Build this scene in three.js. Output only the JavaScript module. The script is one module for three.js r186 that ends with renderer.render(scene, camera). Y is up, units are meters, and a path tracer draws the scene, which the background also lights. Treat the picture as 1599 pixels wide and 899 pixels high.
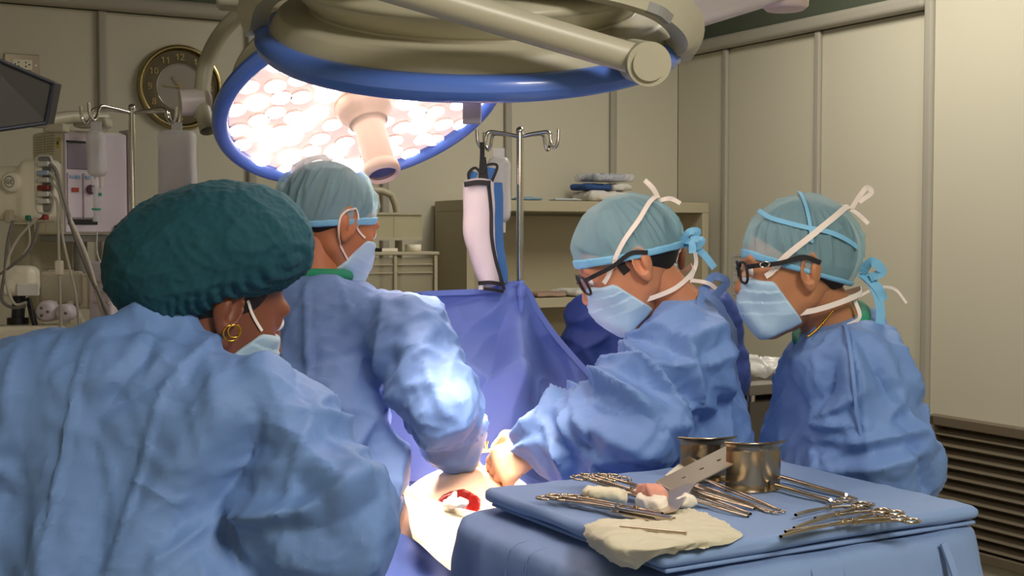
import * as THREE from 'three';
import { mergeGeometries, mergeVertices } from 'three/addons/utils/BufferGeometryUtils.js';
import { RoundedBoxGeometry } from 'three/addons/geometries/RoundedBoxGeometry.js';
import { ImprovedNoise } from 'three/addons/math/ImprovedNoise.js';
import { FontLoader } from 'three/addons/loaders/FontLoader.js';
import { TextGeometry } from 'three/addons/geometries/TextGeometry.js';
import { RectAreaLightUniformsLib } from 'three/addons/lights/RectAreaLightUniformsLib.js';
RectAreaLightUniformsLib.init();

// ---------------------------------------------------------------- camera, exposure, room lights
const scene = new THREE.Scene();
scene.background = new THREE.Color(0x000000);
const EYE = 1.66, FOCAL = 2000, PITCH = Math.atan(85.5 / 2000);
const camera = new THREE.PerspectiveCamera(2 * Math.atan(449.5 / FOCAL) * 180 / Math.PI, 1599 / 899, 0.05, 30);
camera.position.set(0, EYE, 0);
camera.rotation.x = -PITCH;
scene.add(camera);
const renderer = new THREE.WebGLRenderer();
renderer.toneMapping = THREE.LinearToneMapping;
renderer.toneMappingExposure = 1.0;
renderer.shadowMap.enabled = true;

// the room's own axes: origin in the far corner, x to the right along the back wall, z out of it
const YAW = 29.4 * Math.PI / 180, CORNER = [0.779, -6.04];
const ROOM_W = 4.6, ROOM_L = 8.2, CEIL = 3.05;
function room(x, y, z) {
  return [CORNER[0] + x * Math.cos(YAW) + z * Math.sin(YAW), y, CORNER[1] - x * Math.sin(YAW) + z * Math.cos(YAW)];
}
// ceiling panels: [x, z, width, length, power] in room axes (all of them lie outside the picture)
const PANELS = [[-0.9, 1.85, 0.6, 1.2, 11], [-2.7, 5.6, 0.6, 1.2, 31]];
const PANEL_COLOR = 0xfff7ec;
const LAMP_COLOR = 0xffe5d6;
const SPOT_POWER = 72, LED_GLOW = 7;
// ---------------------------------------------------------------- small tools
const { sin, cos, abs, min, max, sqrt, PI, hypot, pow, floor, tan, atan2, exp } = Math;
const V3 = THREE.Vector3;
const noiser = new ImprovedNoise();
const N = (x, y, z) => noiser.noise(x + 17.13, y + 31.7, z + 7.9);
function rng(seed) { let s = seed >>> 0; return () => { s = (s + 0x6D2B79F5) | 0; let t = Math.imul(s ^ (s >>> 15), 1 | s); t = (t + Math.imul(t ^ (t >>> 7), 61 | t)) ^ t; return ((t ^ (t >>> 14)) >>> 0) / 4294967296; }; }
const lerp = (a, b, t) => a + (b - a) * t;
const clamp01 = t => t < 0 ? 0 : t > 1 ? 1 : t;
const smooth = (a, b, t) => { t = clamp01((t - a) / (b - a)); return t * t * (3 - 2 * t); };
const sub = (a, b) => [a[0] - b[0], a[1] - b[1], a[2] - b[2]];
const add = (a, b) => [a[0] + b[0], a[1] + b[1], a[2] + b[2]];
const mul = (a, k) => [a[0] * k, a[1] * k, a[2] * k];
const dot = (a, b) => a[0] * b[0] + a[1] * b[1] + a[2] * b[2];
const cross = (a, b) => [a[1] * b[2] - a[2] * b[1], a[2] * b[0] - a[0] * b[2], a[0] * b[1] - a[1] * b[0]];
const unit = a => { const l = hypot(a[0], a[1], a[2]) || 1; return [a[0] / l, a[1] / l, a[2] / l]; };
const mix3 = (a, b, t) => [lerp(a[0], b[0], t), lerp(a[1], b[1], t), lerp(a[2], b[2], t)];
// a place in the room from a reading of the photograph and a distance in front of the eye
function at(px, py, D) {
  const x = (px - 799.5) / FOCAL, y = -(py - 449.5) / FOCAL, s = sin(PITCH), c = cos(PITCH), k = D / (c + y * s);
  return [x * k, EYE + (y * c - s) * k, -D];
}
function onPlane(px, py, Y) { const a = at(px, py, 1); const k = (Y - EYE) / (a[1] - EYE); return [a[0] * k, Y, a[2] * k]; }

const taken = {};
function numbered(name) { const k = taken[name] = (taken[name] ?? -1) + 1; return k ? name + '_' + String(k).padStart(3, '0') : name; }
function tag(o, label, category, group, kind) {
  if (label) o.userData.label = label;
  if (category) o.userData.category = category;
  if (group) o.userData.group = group;
  if (kind) o.userData.kind = kind;
  return o;
}
function thing(name, label, category, pos = [0, 0, 0], turn = 0, group) {
  const o = new THREE.Group(); o.name = numbered(name); scene.add(o);
  o.position.set(...pos); o.rotation.y = turn; tag(o, label, category, group); return o;
}
function plain(g) {       // same attributes everywhere, so that pieces can be merged
  let q = g.index ? g.toNonIndexed() : g;
  const r = new THREE.BufferGeometry();
  r.setAttribute('position', q.getAttribute('position'));
  if (!q.getAttribute('normal')) q.computeVertexNormals();
  r.setAttribute('normal', q.getAttribute('normal'));
  r.setAttribute('uv', q.getAttribute('uv') ?? new THREE.BufferAttribute(new Float32Array(q.getAttribute('position').count * 2), 2));
  return r;
}
const join = list => list.length === 1 ? list[0] : mergeGeometries(list.map(plain));
function part(name, geos, mat, parent, label) {
  const m = new THREE.Mesh(Array.isArray(geos) ? join(geos) : geos, mat);
  m.name = parent === scene ? numbered(name) : name; m.castShadow = m.receiveShadow = true; parent.add(m);
  if (label) m.userData.label = label;
  return m;
}
const struct = (name, geos, mat, parent = scene) => { const m = part(name, geos, mat, parent); if (parent === scene) m.userData.kind = 'structure'; return m; };
const T = (g, x = 0, y = 0, z = 0, rx = 0, ry = 0, rz = 0) => {
  if (rx || ry || rz) g.applyMatrix4(new THREE.Matrix4().makeRotationFromEuler(new THREE.Euler(rx, ry, rz)));
  g.translate(x, y, z); return g;
};
function box(w, h, d, x = 0, y = 0, z = 0, r = 0) {
  const g = r > 0 ? new RoundedBoxGeometry(w, h, d, 2, min(r, w / 2.01, h / 2.01, d / 2.01)) : new THREE.BoxGeometry(w, h, d);
  g.translate(x, y, z); return g;
}
function cyl(r0, r1, h, x = 0, y = 0, z = 0, seg = 24) { const g = new THREE.CylinderGeometry(r1, r0, h, seg); g.translate(x, y, z); return g; }
function rod(a, b, r, r2 = r, seg = 12) {      // a straight round bar from a to b
  const d = sub(b, a), L = hypot(...d), g = new THREE.CylinderGeometry(r2, r, L, seg);
  g.translate(0, L / 2, 0);
  g.applyQuaternion(new THREE.Quaternion().setFromUnitVectors(new V3(0, 1, 0), new V3(...unit(d)))); g.translate(...a); return g;
}
function tube(pts, r, n = 0, seg = 8, closed = false) {
  const c = new THREE.CatmullRomCurve3(pts.map(p => new V3(...p)), closed, 'centripetal');
  return new THREE.TubeGeometry(c, n || max(8, pts.length * 6), r, seg, closed);
}
function lathe(profile, seg = 48) { return new THREE.LatheGeometry(profile.map(([r, y]) => new THREE.Vector2(r, y)), seg); }
function sphere(r, x = 0, y = 0, z = 0, sx = 1, sy = 1, sz = 1, n = 20) { const g = new THREE.SphereGeometry(r, n, max(8, n * 0.6 | 0)); g.scale(sx, sy, sz); g.translate(x, y, z); return g; }
function torus(R, r, seg = 40, sides = 10, arc = 2 * PI) { return new THREE.TorusGeometry(R, r, sides, seg, arc); }
function extrude(pts, depth, bevel = 0, holes = []) {
  const s = new THREE.Shape(pts.map(p => new THREE.Vector2(...p)));
  for (const h of holes) s.holes.push(new THREE.Path(h.map(p => new THREE.Vector2(...p))));
  return new THREE.ExtrudeGeometry(s, { depth, bevelEnabled: bevel > 0, bevelThickness: bevel, bevelSize: bevel, bevelSegments: 2, curveSegments: 12 });
}
const circlePts = (r, n, cx = 0, cy = 0) => Array.from({ length: n }, (_, i) => [cx + r * cos(i / n * 2 * PI), cy + r * sin(i / n * 2 * PI)]);
function frameOf(z, up = [0, 1, 0]) { const f = unit(z), x = unit(cross(up, f)), y = cross(f, x); return [x, y, f]; }
function basis(x, y, z, o = [0, 0, 0]) { return new THREE.Matrix4().makeBasis(new V3(...x), new V3(...y), new V3(...z)).setPosition(...o); }
// a flat band with thickness through points, lying on the side that NORMAL(i, p) says
function ribbon(pts, normals, w, th = 0.0015) {
  const n = pts.length, pos = [], idx = [];
  for (let i = 0; i < n; i++) {
    const t = unit(sub(pts[min(n - 1, i + 1)], pts[max(0, i - 1)])), b = unit(cross(normals[i], t)), nn = unit(cross(t, b));
    const ww = typeof w === 'function' ? w(i / (n - 1)) : w;
    for (const [s, h] of [[-1, 0], [1, 0], [1, 1], [-1, 1]]) pos.push(...add(pts[i], add(mul(b, s * ww / 2), mul(nn, h * th))));
    if (i) for (let k = 0; k < 4; k++) { const a = (i - 1) * 4 + k, c = (i - 1) * 4 + (k + 1) % 4; idx.push(a, c, a + 4, c, c + 4, a + 4); }
  }
  idx.push(0, 2, 1, 0, 3, 2); const e = (n - 1) * 4; idx.push(e, e + 1, e + 2, e, e + 2, e + 3);
  const g = new THREE.BufferGeometry(); g.setAttribute('position', new THREE.Float32BufferAttribute(pos, 3)); g.setIndex(idx);
  const q = g.toNonIndexed(); q.computeVertexNormals(); return q;
}
const spline = (pts, n) => new THREE.CatmullRomCurve3(pts.map(p => new V3(...p)), false, 'centripetal').getPoints(n).map(p => [p.x, p.y, p.z]);

// ---------------------------------------------------------------- implicit shapes and their mesher
const capsule = (a, b, ra, rb = ra) => {
  const d = sub(b, a), dd = dot(d, d) || 1e-9, [ax, ay, az] = a, [dx, dy, dz] = d;
  return (x, y, z) => { const px = x - ax, py = y - ay, pz = z - az, t = clamp01((px * dx + py * dy + pz * dz) / dd); return hypot(px - dx * t, py - dy * t, pz - dz * t) - (ra + (rb - ra) * t); };
};
const ellipsoid = (c, r, M) => {      // M: three axes, or none
  const [cx, cy, cz] = c, m = min(...r);
  return (x, y, z) => {
    let px = x - cx, py = y - cy, pz = z - cz;
    if (M) { const q = [px, py, pz]; px = dot(q, M[0]); py = dot(q, M[1]); pz = dot(q, M[2]); }
    const k0 = hypot(px / r[0], py / r[1], pz / r[2]), k1 = hypot(px / (r[0] * r[0]), py / (r[1] * r[1]), pz / (r[2] * r[2]));
    return k1 < 1e-9 ? -m : k0 * (k0 - 1) / k1;
  };
};
// a limb with an oval section: radii [across, deep] at each end, ACROSS a direction
const oval = (a, b, across, r0, r1) => {
  const d = sub(b, a), L = hypot(...d), e = mul(d, 1 / L), w = unit(sub(across, mul(e, dot(across, e)))), q = cross(e, w);
  return (x, y, z) => {
    const p = [x - a[0], y - a[1], z - a[2]], s = dot(p, e), t = clamp01(s / L), rw = lerp(r0[0], r1[0], t), rd = lerp(r0[1], r1[1], t), m = min(rw, rd);
    const cw = dot(p, w) / rw, cd = dot(p, q) / rd, ce = (s - t * L) / m, k0 = hypot(cw, cd, ce), k1 = hypot(cw / rw, cd / rd, ce / m);
    return k1 < 1e-9 ? -m : k0 * (k0 - 1) / k1;
  };
};
const rbox = (c, h, r, M) => (x, y, z) => {
  let p = [x - c[0], y - c[1], z - c[2]]; if (M) p = [dot(p, M[0]), dot(p, M[1]), dot(p, M[2])];
  const q = [abs(p[0]) - h[0] + r, abs(p[1]) - h[1] + r, abs(p[2]) - h[2] + r];
  return hypot(max(q[0], 0), max(q[1], 0), max(q[2], 0)) + min(max(q[0], q[1], q[2]), 0) - r;
};
const smin = (a, b, k) => { const h = max(k - abs(a - b), 0) / k; return min(a, b) - h * h * k * 0.25; };
const smax = (a, b, k) => -smin(-a, -b, k);
const union = (list, k) => (x, y, z) => { let d = list[0](x, y, z); for (let i = 1; i < list.length; i++) { const e = list[i](x, y, z); d = e < d + k ? smin(d, e, k) : d; } return d; };
function surface(sdf, lo, hi, h) {
  const B = 6, n = [0, 1, 2].map(i => Math.ceil((hi[i] - lo[i]) / h / B) * B + 1), [nx, ny, nz] = n, val = new Float32Array(nx * ny * nz).fill(1e3);
  const at3 = (i, j, k) => i + nx * (j + ny * k), half = B * h / 2 * 1.7321 * 1.25 + h;
  for (let k = 0; k < nz - 1; k += B) for (let j = 0; j < ny - 1; j += B) for (let i = 0; i < nx - 1; i += B) {
    const c = sdf(lo[0] + (i + B / 2) * h, lo[1] + (j + B / 2) * h, lo[2] + (k + B / 2) * h), far = abs(c) > half;
    for (let c3 = 0; c3 <= B; c3++) for (let b = 0; b <= B; b++) for (let a = 0; a <= B; a++) {
      const id = at3(i + a, j + b, k + c3);
      if (far) { if (val[id] === 1e3) val[id] = c > 0 ? 1e3 : -1e2; } else if (abs(val[id]) >= 1e2) val[id] = sdf(lo[0] + (i + a) * h, lo[1] + (j + b) * h, lo[2] + (k + c3) * h);
    }
  }
  const pos = [], idx = [], vid = new Int32Array(nx * ny * nz).fill(-1);
  const off = [[0, 0, 0], [1, 0, 0], [0, 1, 0], [1, 1, 0], [0, 0, 1], [1, 0, 1], [0, 1, 1], [1, 1, 1]], edges = [[0, 1], [2, 3], [4, 5], [6, 7], [0, 2], [1, 3], [4, 6], [5, 7], [0, 4], [1, 5], [2, 6], [3, 7]];
  const offId = off.map(o => at3(...o));
  for (let k = 0; k < nz - 1; k++) for (let j = 0; j < ny - 1; j++) for (let i = 0; i < nx - 1; i++) {
    const b = at3(i, j, k); let neg = 0; for (let c = 0; c < 8; c++) if (val[b + offId[c]] < 0) neg++;
    if (!neg || neg === 8) continue;
    let x = 0, y = 0, z = 0, m = 0;
    for (const [p, q] of edges) {
      const u = val[b + offId[p]], v = val[b + offId[q]]; if ((u < 0) === (v < 0)) continue;
      const t = clamp01(u / (u - v)), P = off[p], Q = off[q]; x += P[0] + (Q[0] - P[0]) * t; y += P[1] + (Q[1] - P[1]) * t; z += P[2] + (Q[2] - P[2]) * t; m++;
    }
    vid[b] = pos.length / 3; pos.push(lo[0] + (i + x / m) * h, lo[1] + (j + y / m) * h, lo[2] + (k + z / m) * h);
  }
  const quad = (a, b, c, d, flip) => { if (a < 0 || b < 0 || c < 0 || d < 0) return; flip ? idx.push(a, c, b, a, d, c) : idx.push(a, b, c, a, c, d); };
  for (let k = 1; k < nz - 1; k++) for (let j = 1; j < ny - 1; j++) for (let i = 1; i < nx - 1; i++) {
    const b = at3(i, j, k), s = val[b] < 0;
    if ((val[b + 1] < 0) !== s) quad(vid[b - nx - nx * ny], vid[b - nx * ny], vid[b], vid[b - nx], !s);
    if ((val[b + nx] < 0) !== s) quad(vid[b - 1 - nx * ny], vid[b - 1], vid[b], vid[b - nx * ny], !s);
    if ((val[b + nx * ny] < 0) !== s) quad(vid[b - 1 - nx], vid[b - nx], vid[b], vid[b - 1], !s);
  }
  const g = new THREE.BufferGeometry(); g.setAttribute('position', new THREE.Float32BufferAttribute(pos, 3)); g.setIndex(idx); g.computeVertexNormals(); return g;
}
function shiftBy(g, fn) {          // moves each point along its normal by fn(x, y, z, nx, ny, nz)
  const p = g.getAttribute('position'), q = g.getAttribute('normal');
  for (let i = 0; i < p.count; i++) {
    const d = fn(p.getX(i), p.getY(i), p.getZ(i), q.getX(i), q.getY(i), q.getZ(i));
    p.setXYZ(i, p.getX(i) + q.getX(i) * d, p.getY(i) + q.getY(i) * d, p.getZ(i) + q.getZ(i) * d);
  }
  g.computeVertexNormals(); return g;
}
function metreUV(g) {
  const p = g.getAttribute('position'), uv = new Float32Array(p.count * 2);
  for (let i = 0; i < p.count; i++) { uv[2 * i] = p.getX(i) + p.getZ(i) * 0.6; uv[2 * i + 1] = p.getY(i) + p.getZ(i) * 0.3; }
  g.setAttribute('uv', new THREE.BufferAttribute(uv, 2)); return g;
}
const ridge = (x, y, z) => { const n = 1 - min(1, abs(N(x, y, z)) * 2.6); return n * n; };
// a patch of cloth through a grid of points
function patch(rows, nu, nv, lift) {
  const cr = (p0, p1, p2, p3, t) => [0, 1, 2].map(i => 0.5 * (2 * p1[i] + (p2[i] - p0[i]) * t + (2 * p0[i] - 5 * p1[i] + 4 * p2[i] - p3[i]) * t * t + (3 * p1[i] - p0[i] - 3 * p2[i] + p3[i]) * t * t * t));
  const along = (list, s) => { const m = list.length - 1, i = min(m - 1, floor(s * m)), t = s * m - i; return cr(list[max(0, i - 1)], list[i], list[i + 1], list[min(m, i + 2)], t); };
  const pos = [], idx = [], uv = [];
  for (let j = 0; j <= nv; j++) for (let i = 0; i <= nu; i++) { pos.push(...along(rows.map(r => along(r, i / nu)), j / nv)); uv.push(i / nu, j / nv); }
  for (let j = 0; j < nv; j++) for (let i = 0; i < nu; i++) { const a = j * (nu + 1) + i, b = a + nu + 1; idx.push(a, b, a + 1, a + 1, b, b + 1); }
  const g = new THREE.BufferGeometry(); g.setAttribute('position', new THREE.Float32BufferAttribute(pos, 3)); g.setAttribute('uv', new THREE.Float32BufferAttribute(uv, 2)); g.setIndex(idx); g.computeVertexNormals();
  if (lift) shiftBy(g, lift); return g;
}

// ---------------------------------------------------------------- materials
const hex = c => new THREE.Color(c);
function std(color, roughness = 0.6, metalness = 0, more = {}) { return new THREE.MeshStandardMaterial({ color: hex(color), roughness, metalness, ...more }); }
function phys(color, roughness = 0.6, more = {}) { return new THREE.MeshPhysicalMaterial({ color: hex(color), roughness, ...more }); }
function grainTexture(size, fn, repeat) {
  const d = new Uint8Array(size * size * 4);
  for (let j = 0; j < size; j++) for (let i = 0; i < size; i++) { const c = fn(i / size, j / size); const o = 4 * (j * size + i); const a = Array.isArray(c) ? c : [c, c, c]; for (let k = 0; k < 3; k++) d[o + k] = max(0, min(255, a[k] * 255)); d[o + 3] = 255; }
  const t = new THREE.DataTexture(d, size, size); t.magFilter = t.minFilter = THREE.LinearFilter; t.wrapS = t.wrapT = THREE.RepeatWrapping; if (repeat) t.repeat.set(repeat, repeat); t.needsUpdate = true; return t;
}
const rg = rng(5);
const speckle = grainTexture(256, () => 0.35 + 0.5 * rg() * rg() + 0.15 * rg(), 14);
const cloth = (color, more = {}) => phys(color, 0.62, { sheen: 0.35, sheenRoughness: 0.5, sheenColor: hex(color).lerp(hex(0xffffff), 0.4), bumpMap: speckle, bumpScale: 0.0006, side: THREE.DoubleSide, ...more });
const M = {
  wall: std(0xcdc8b2, 0.62), trim: std(0xaaa596, 0.45), band: std(0x59604f, 0.7), ceiling: std(0x8f8f86, 0.8), floor: std(0x7d7568, 0.35),
  gown: cloth(0x6f93cc), drape: cloth(0x5f79c6), tableDrape: cloth(0x7f9bc6), scrubs: cloth(0x2b4590), green: cloth(0x1f9a72),
  capLight: cloth(0xa4d6e4, { transparent: true, opacity: 0.45 }), capBand: cloth(0x7fc2e6), bouffant: cloth(0x124c59, { roughness: 0.85 }),
  mask: cloth(0xb2d4ec), strap: cloth(0xf1e7dc), towel: cloth(0xe2dcc0, { roughness: 0.9 }), gauze: cloth(0xf2ead8, { roughness: 0.95 }),
  hair: std(0x14100e, 0.6), lampShell: std(0xbdb8a0, 0.38), lampRim: phys(0x5b82e0, 0.3, { clearcoat: 0.4 }), lampFace: std(0xd9c8c2, 0.35), grey: std(0x8b8a86, 0.5), dark: std(0x1b1b1d, 0.45),
  steel: std(0xcfc7bd, 0.22, 1), tool: std(0xc9bba4, 0.2, 1), blade: std(0xcabfae, 0.34, 1), chrome: std(0xd8d4cc, 0.12, 1), brass: std(0xb9a878, 0.25, 1),
  cream: std(0xf0ead2, 0.42), creamDark: std(0xbdb59b, 0.5), lavender: std(0xdbd0d9, 0.4), cabinet: std(0xbab195, 0.45), white: std(0xe9e6df, 0.5), paper: std(0xd9d6cd, 0.8), blue: std(0x3a69a8, 0.7), black: std(0x121215, 0.6), gold: std(0xd9a640, 0.25, 1),
  bag: phys(0xeeeeee, 0.22, { transparent: true, opacity: 0.55 }), fluid: phys(0xf4eaea, 0.15, { transparent: true, opacity: 0.9 }), cable: std(0xb9b4a5, 0.5), cableDark: std(0x77736c, 0.5),
  glass: phys(0xffffff, 0.05, { transmission: 1, thickness: 0 }), eye: std(0xf0ece6, 0.2), iris: std(0x1d120c, 0.2), latex: cloth(0xe3b48c, { roughness: 0.5 }), flesh: phys(0x8e170d, 0.4, { clearcoat: 0.3 }), bodySkin: phys(0xe8bd9c, 0.5),
};
const skin = (c) => phys(c, 0.48, { sheen: 0.2, sheenColor: hex(0xffb090) });
// ---------------------------------------------------------------- the room
function inRoom(o, x = 0, y = 0, z = 0, turn = 0) { o.position.set(...room(x, y, z)); o.rotation.y = YAW + turn; return o; }
const TRIM_Y = 2.475;
{
  inRoom(struct('floor', box(ROOM_W + 0.4, 0.1, ROOM_L + 0.4, -ROOM_W / 2, -0.05, ROOM_L / 2), M.floor));
  inRoom(struct('ceiling', box(ROOM_W + 0.4, 0.12, ROOM_L + 0.4, -ROOM_W / 2, CEIL + 0.06, ROOM_L / 2), M.ceiling));
  const back = inRoom(struct('wall_back', box(ROOM_W + 0.4, CEIL, 0.15, -ROOM_W / 2, CEIL / 2, -0.095), M.band));
  const right = inRoom(struct('wall_right', box(0.15, CEIL, ROOM_L, 0.095, CEIL / 2, ROOM_L / 2), M.band));
  inRoom(struct('wall_left', box(0.15, CEIL, ROOM_L, -ROOM_W - 0.075, CEIL / 2, ROOM_L / 2), M.wall));
  inRoom(struct('wall_front', box(ROOM_W + 0.4, CEIL, 0.15, -ROOM_W / 2, CEIL / 2, ROOM_L + 0.075), M.wall));
  const joints = [0, -0.373, -0.92, -1.502, -2.066, -2.629, -3.2, -3.77, -4.34, -ROOM_W];       // back wall, from the corner
  for (let i = 0; i < joints.length - 1; i++) struct('panel', box(joints[i] - joints[i + 1] - 0.004, TRIM_Y - 0.002, 0.02, (joints[i] + joints[i + 1]) / 2, TRIM_Y / 2, -0.01), M.wall, back);
  let n = 0;
  const bead = (w) => { const s = []; for (let k = 0; k <= 8; k++) { const a = k / 8 * PI; s.push([w / 2 * cos(a), 0.014 * sin(a)]); } return s; };
  for (const x of joints.slice(1, -1)) { const g = extrude(bead(0.034), TRIM_Y); T(g, 0, 0, 0, -PI / 2); g.scale(1, 1, -1); g.rotateY(0); inRoom(struct('trim_' + (++n), new RoundedBoxGeometry(0.034, TRIM_Y, 0.022, 2, 0.009).translate(x, TRIM_Y / 2, 0.011), M.trim)); }
  const rj = [0, 0.365, 0.951, 1.545];                                                       // right wall
  for (let i = 0; i < 3; i++) struct('panel', box(0.02, TRIM_Y - 0.002, rj[i + 1] - rj[i] - 0.004, 0.01, TRIM_Y / 2, (rj[i] + rj[i + 1]) / 2), M.wall, right);
  for (const z of rj.slice(1, 3)) inRoom(struct('trim_' + (++n), new RoundedBoxGeometry(0.022, TRIM_Y, 0.032, 2, 0.009).translate(-0.011, TRIM_Y / 2, z), M.trim));
  for (let i = 0; i < 10; i++) { const a = 1.575 + i * 0.66, b = min(ROOM_L, a + 0.655); if (b > a) struct('panel', box(0.05, i ? CEIL : CEIL, b - a, -0.005, CEIL / 2, (a + b) / 2), M.wall, right); }
  inRoom(struct('trim_' + (++n), new RoundedBoxGeometry(0.05, CEIL, 0.045, 3, 0.016).translate(-0.022, CEIL / 2, 1.553), M.trim));
  inRoom(struct('trim_' + (++n), new RoundedBoxGeometry(ROOM_W, 0.06, 0.05, 3, 0.022).translate(-ROOM_W / 2, TRIM_Y + 0.03, 0.022), M.trim));
  inRoom(struct('trim_' + (++n), new RoundedBoxGeometry(0.05, 0.06, 1.53, 3, 0.022).translate(-0.022, TRIM_Y + 0.03, 0.765), M.trim));
  // return-air grille low on the right wall
  const gr = thing('air_grille', 'brown louvred air return grille low on the side wall', 'grille'); inRoom(gr, -0.032, 0, 1.6);
  const gl = 1.5, y0 = 0.52, y1 = 1.005;
  part('frame', [box(0.046, 0.035, gl, -0.02, y1 - 0.016, gl / 2, 0.004), box(0.046, 0.035, gl, -0.02, y0 + 0.016, gl / 2, 0.004), box(0.046, y1 - y0, 0.035, -0.02, (y0 + y1) / 2, 0.017, 0.004), box(0.046, y1 - y0, 0.035, -0.02, (y0 + y1) / 2, gl - 0.017, 0.004)], std(0x6d6250, 0.5), gr);
  part('backing', box(0.004, y1 - y0 - 0.01, gl - 0.01, 0.001, (y0 + y1) / 2, gl / 2), std(0x6b604d, 0.6), gr);
  const slat = box(0.04, 0.004, gl - 0.06, 0, 0, 0, 0.001).rotateZ(0.62), sm = std(0x6b604d, 0.45);
  for (let y = y0 + 0.055; y < y1 - 0.04; y += 0.0375) { const s = part('slat', slat, sm, gr); s.position.set(-0.02, y, gl / 2); }
  // ceiling panels
  for (const [x, z, w, l, power] of PANELS) {
    const p = thing('ceiling_light', `flat white ceiling light panel ${x > -2 ? 'near the grille wall' : z < 3 ? 'over the anaesthesia corner' : 'behind the onlookers'}`, 'ceiling light'); inRoom(p, x, CEIL, z);
    part('frame', [box(w + 0.06, 0.03, 0.03, 0, -0.015, l / 2 + 0.015), box(w + 0.06, 0.03, 0.03, 0, -0.015, -l / 2 - 0.015), box(0.03, 0.03, l, w / 2 + 0.015, -0.015, 0), box(0.03, 0.03, l, -w / 2 - 0.015, -0.015, 0)], M.white, p);
    part('diffuser', box(w, 0.006, l, 0, -0.012, 0), new THREE.MeshStandardMaterial({ color: 0xffffff, emissive: hex(PANEL_COLOR), emissiveIntensity: power * 0.25 }), p);
    const L = new THREE.RectAreaLight(PANEL_COLOR, power, w, l); L.position.set(0, -0.02, 0); L.rotation.x = -PI / 2; p.add(L);
  }
}
// ---------------------------------------------------------------- the two surgical lamps
const FIELD = [-0.09, 1.17, -2.55];
function lampHead(root, centre, radius, aim, spin, grip = true, power = 1) {
  const axis = unit(sub(aim, centre)), [X, Y, Z] = frameOf(axis, spin), G = new THREE.Matrix4().copy(basis(X, Y, Z));
  const put = g => { g.applyMatrix4(G); return g; };       // local: +z is where the light goes
  const turn = g => put(g.rotateX(PI / 2));                 // lathes turn about y: y becomes z
  const R = radius;
  part('housing', turn(lathe([[0.02, -0.135], [0.1, -0.132], [0.16, -0.118], [0.165, -0.1], [R * 0.6, -0.108], [R * 0.8, -0.1], [R * 0.86, -0.092], [R * 0.875, -0.08], [R * 0.78, -0.048], [R * 0.79, -0.042], [R * 0.91, -0.04], [R * 0.935, -0.034], [R * 0.985, -0.008], [R * 0.97, -0.002], [0.01, -0.002]], 96)), M.lampShell, root);
  const rim = []; for (let k = 0; k <= 12; k++) { const a = k / 12 * 2 * PI; rim.push([R + 0.019 * cos(a) - 0.004, 0.004 + 0.02 * sin(a)]); }
  part('rim', turn(lathe(rim, 96)), M.lampRim, root, 'blue rubber rim');
  part('face_plate', turn(lathe([[0.001, 0.0], [R - 0.012, 0.0], [R - 0.012, 0.003], [0.001, 0.004]], 72)), new THREE.MeshStandardMaterial({ color: hex(0xe6d2cc), roughness: 0.3, emissive: hex(0xffd9cc), emissiveIntensity: 0.75 }), root);
  const r = rng(11), leds = [], ring = [[0.1, 9], [0.15, 14], [0.198, 18], [0.243, 22], [0.284, 22]];
  const lens = new THREE.SphereGeometry(0.0215, 16, 6, 0, 2 * PI, 0, PI / 2); lens.scale(1, 0.35, 1); lens.rotateX(PI / 2); lens.applyMatrix4(G);
  const cup = new THREE.CylinderGeometry(0.0245, 0.0225, 0.008, 18, 1, true); cup.rotateX(PI / 2); cup.applyMatrix4(G);
  const glow = new THREE.MeshStandardMaterial({ color: 0xffffff, emissive: hex(LAMP_COLOR), emissiveIntensity: LED_GLOW, roughness: 0.3 }), cm = std(0xeee6e2, 0.15, 0.6);
  for (const [q, n] of ring) for (let i = 0; i < n; i++) {
    const a = (i + 0.35 * r()) / n * 2 * PI + q * 9, rr = (q + 0.02 * (r() - 0.5)) * R / 0.32, p = add(mul(X, rr * cos(a)), mul(Y, rr * sin(a)));
    const l = part('led_lens', lens, glow, root); l.scale.setScalar(0.75 + 0.55 * r()); l.position.set(...add(p, mul(Z, 0.006)));
    const c = part('reflector_cup', cup, cm, root); c.position.set(...add(p, mul(Z, 0.007)));
  }
  const hm = std(0xd8c0b0, 0.42);
  if (grip) {
  const handle = part('handle', turn(lathe([[0.001, 0.004], [0.066, 0.004], [0.068, 0.014], [0.06, 0.034], [0.046, 0.046], [0.045, 0.058], [0.04, 0.06], [0.038, 0.066], [0.0345, 0.07], [0.0345, 0.165], [0.04, 0.172], [0.042, 0.186], [0.04, 0.196], [0.033, 0.198], [0.031, 0.188], [0.001, 0.186]], 40)), hm, root);
  part('camera_window', put(cyl(0.0305, 0.0305, 0.003, 0, 0, 0, 28).rotateX(PI / 2).translate(0, 0, 0.189)), phys(0x2a2030, 0.08, { clearcoat: 1 }), handle);
  }
  // one soft source: several small spots just in front of the lens plate
  for (let i = 0; i < 7; i++) {
    const a = i / 6 * 2 * PI, rr = i ? 0.19 : 0.001, s = new THREE.SpotLight(LAMP_COLOR, power * SPOT_POWER / 6 * (i ? 1 : 0.01), 0, 0.25, 0.95);
    const p = add(add(mul(X, rr * cos(a)), mul(Y, rr * sin(a))), mul(Z, 0.03));
    s.position.set(...p); s.target.position.set(...sub(aim, centre)); s.castShadow = true; s.shadow.radius = 4; root.add(s); root.add(s.target);
  }
  return { X, Y, Z };
}
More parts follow.
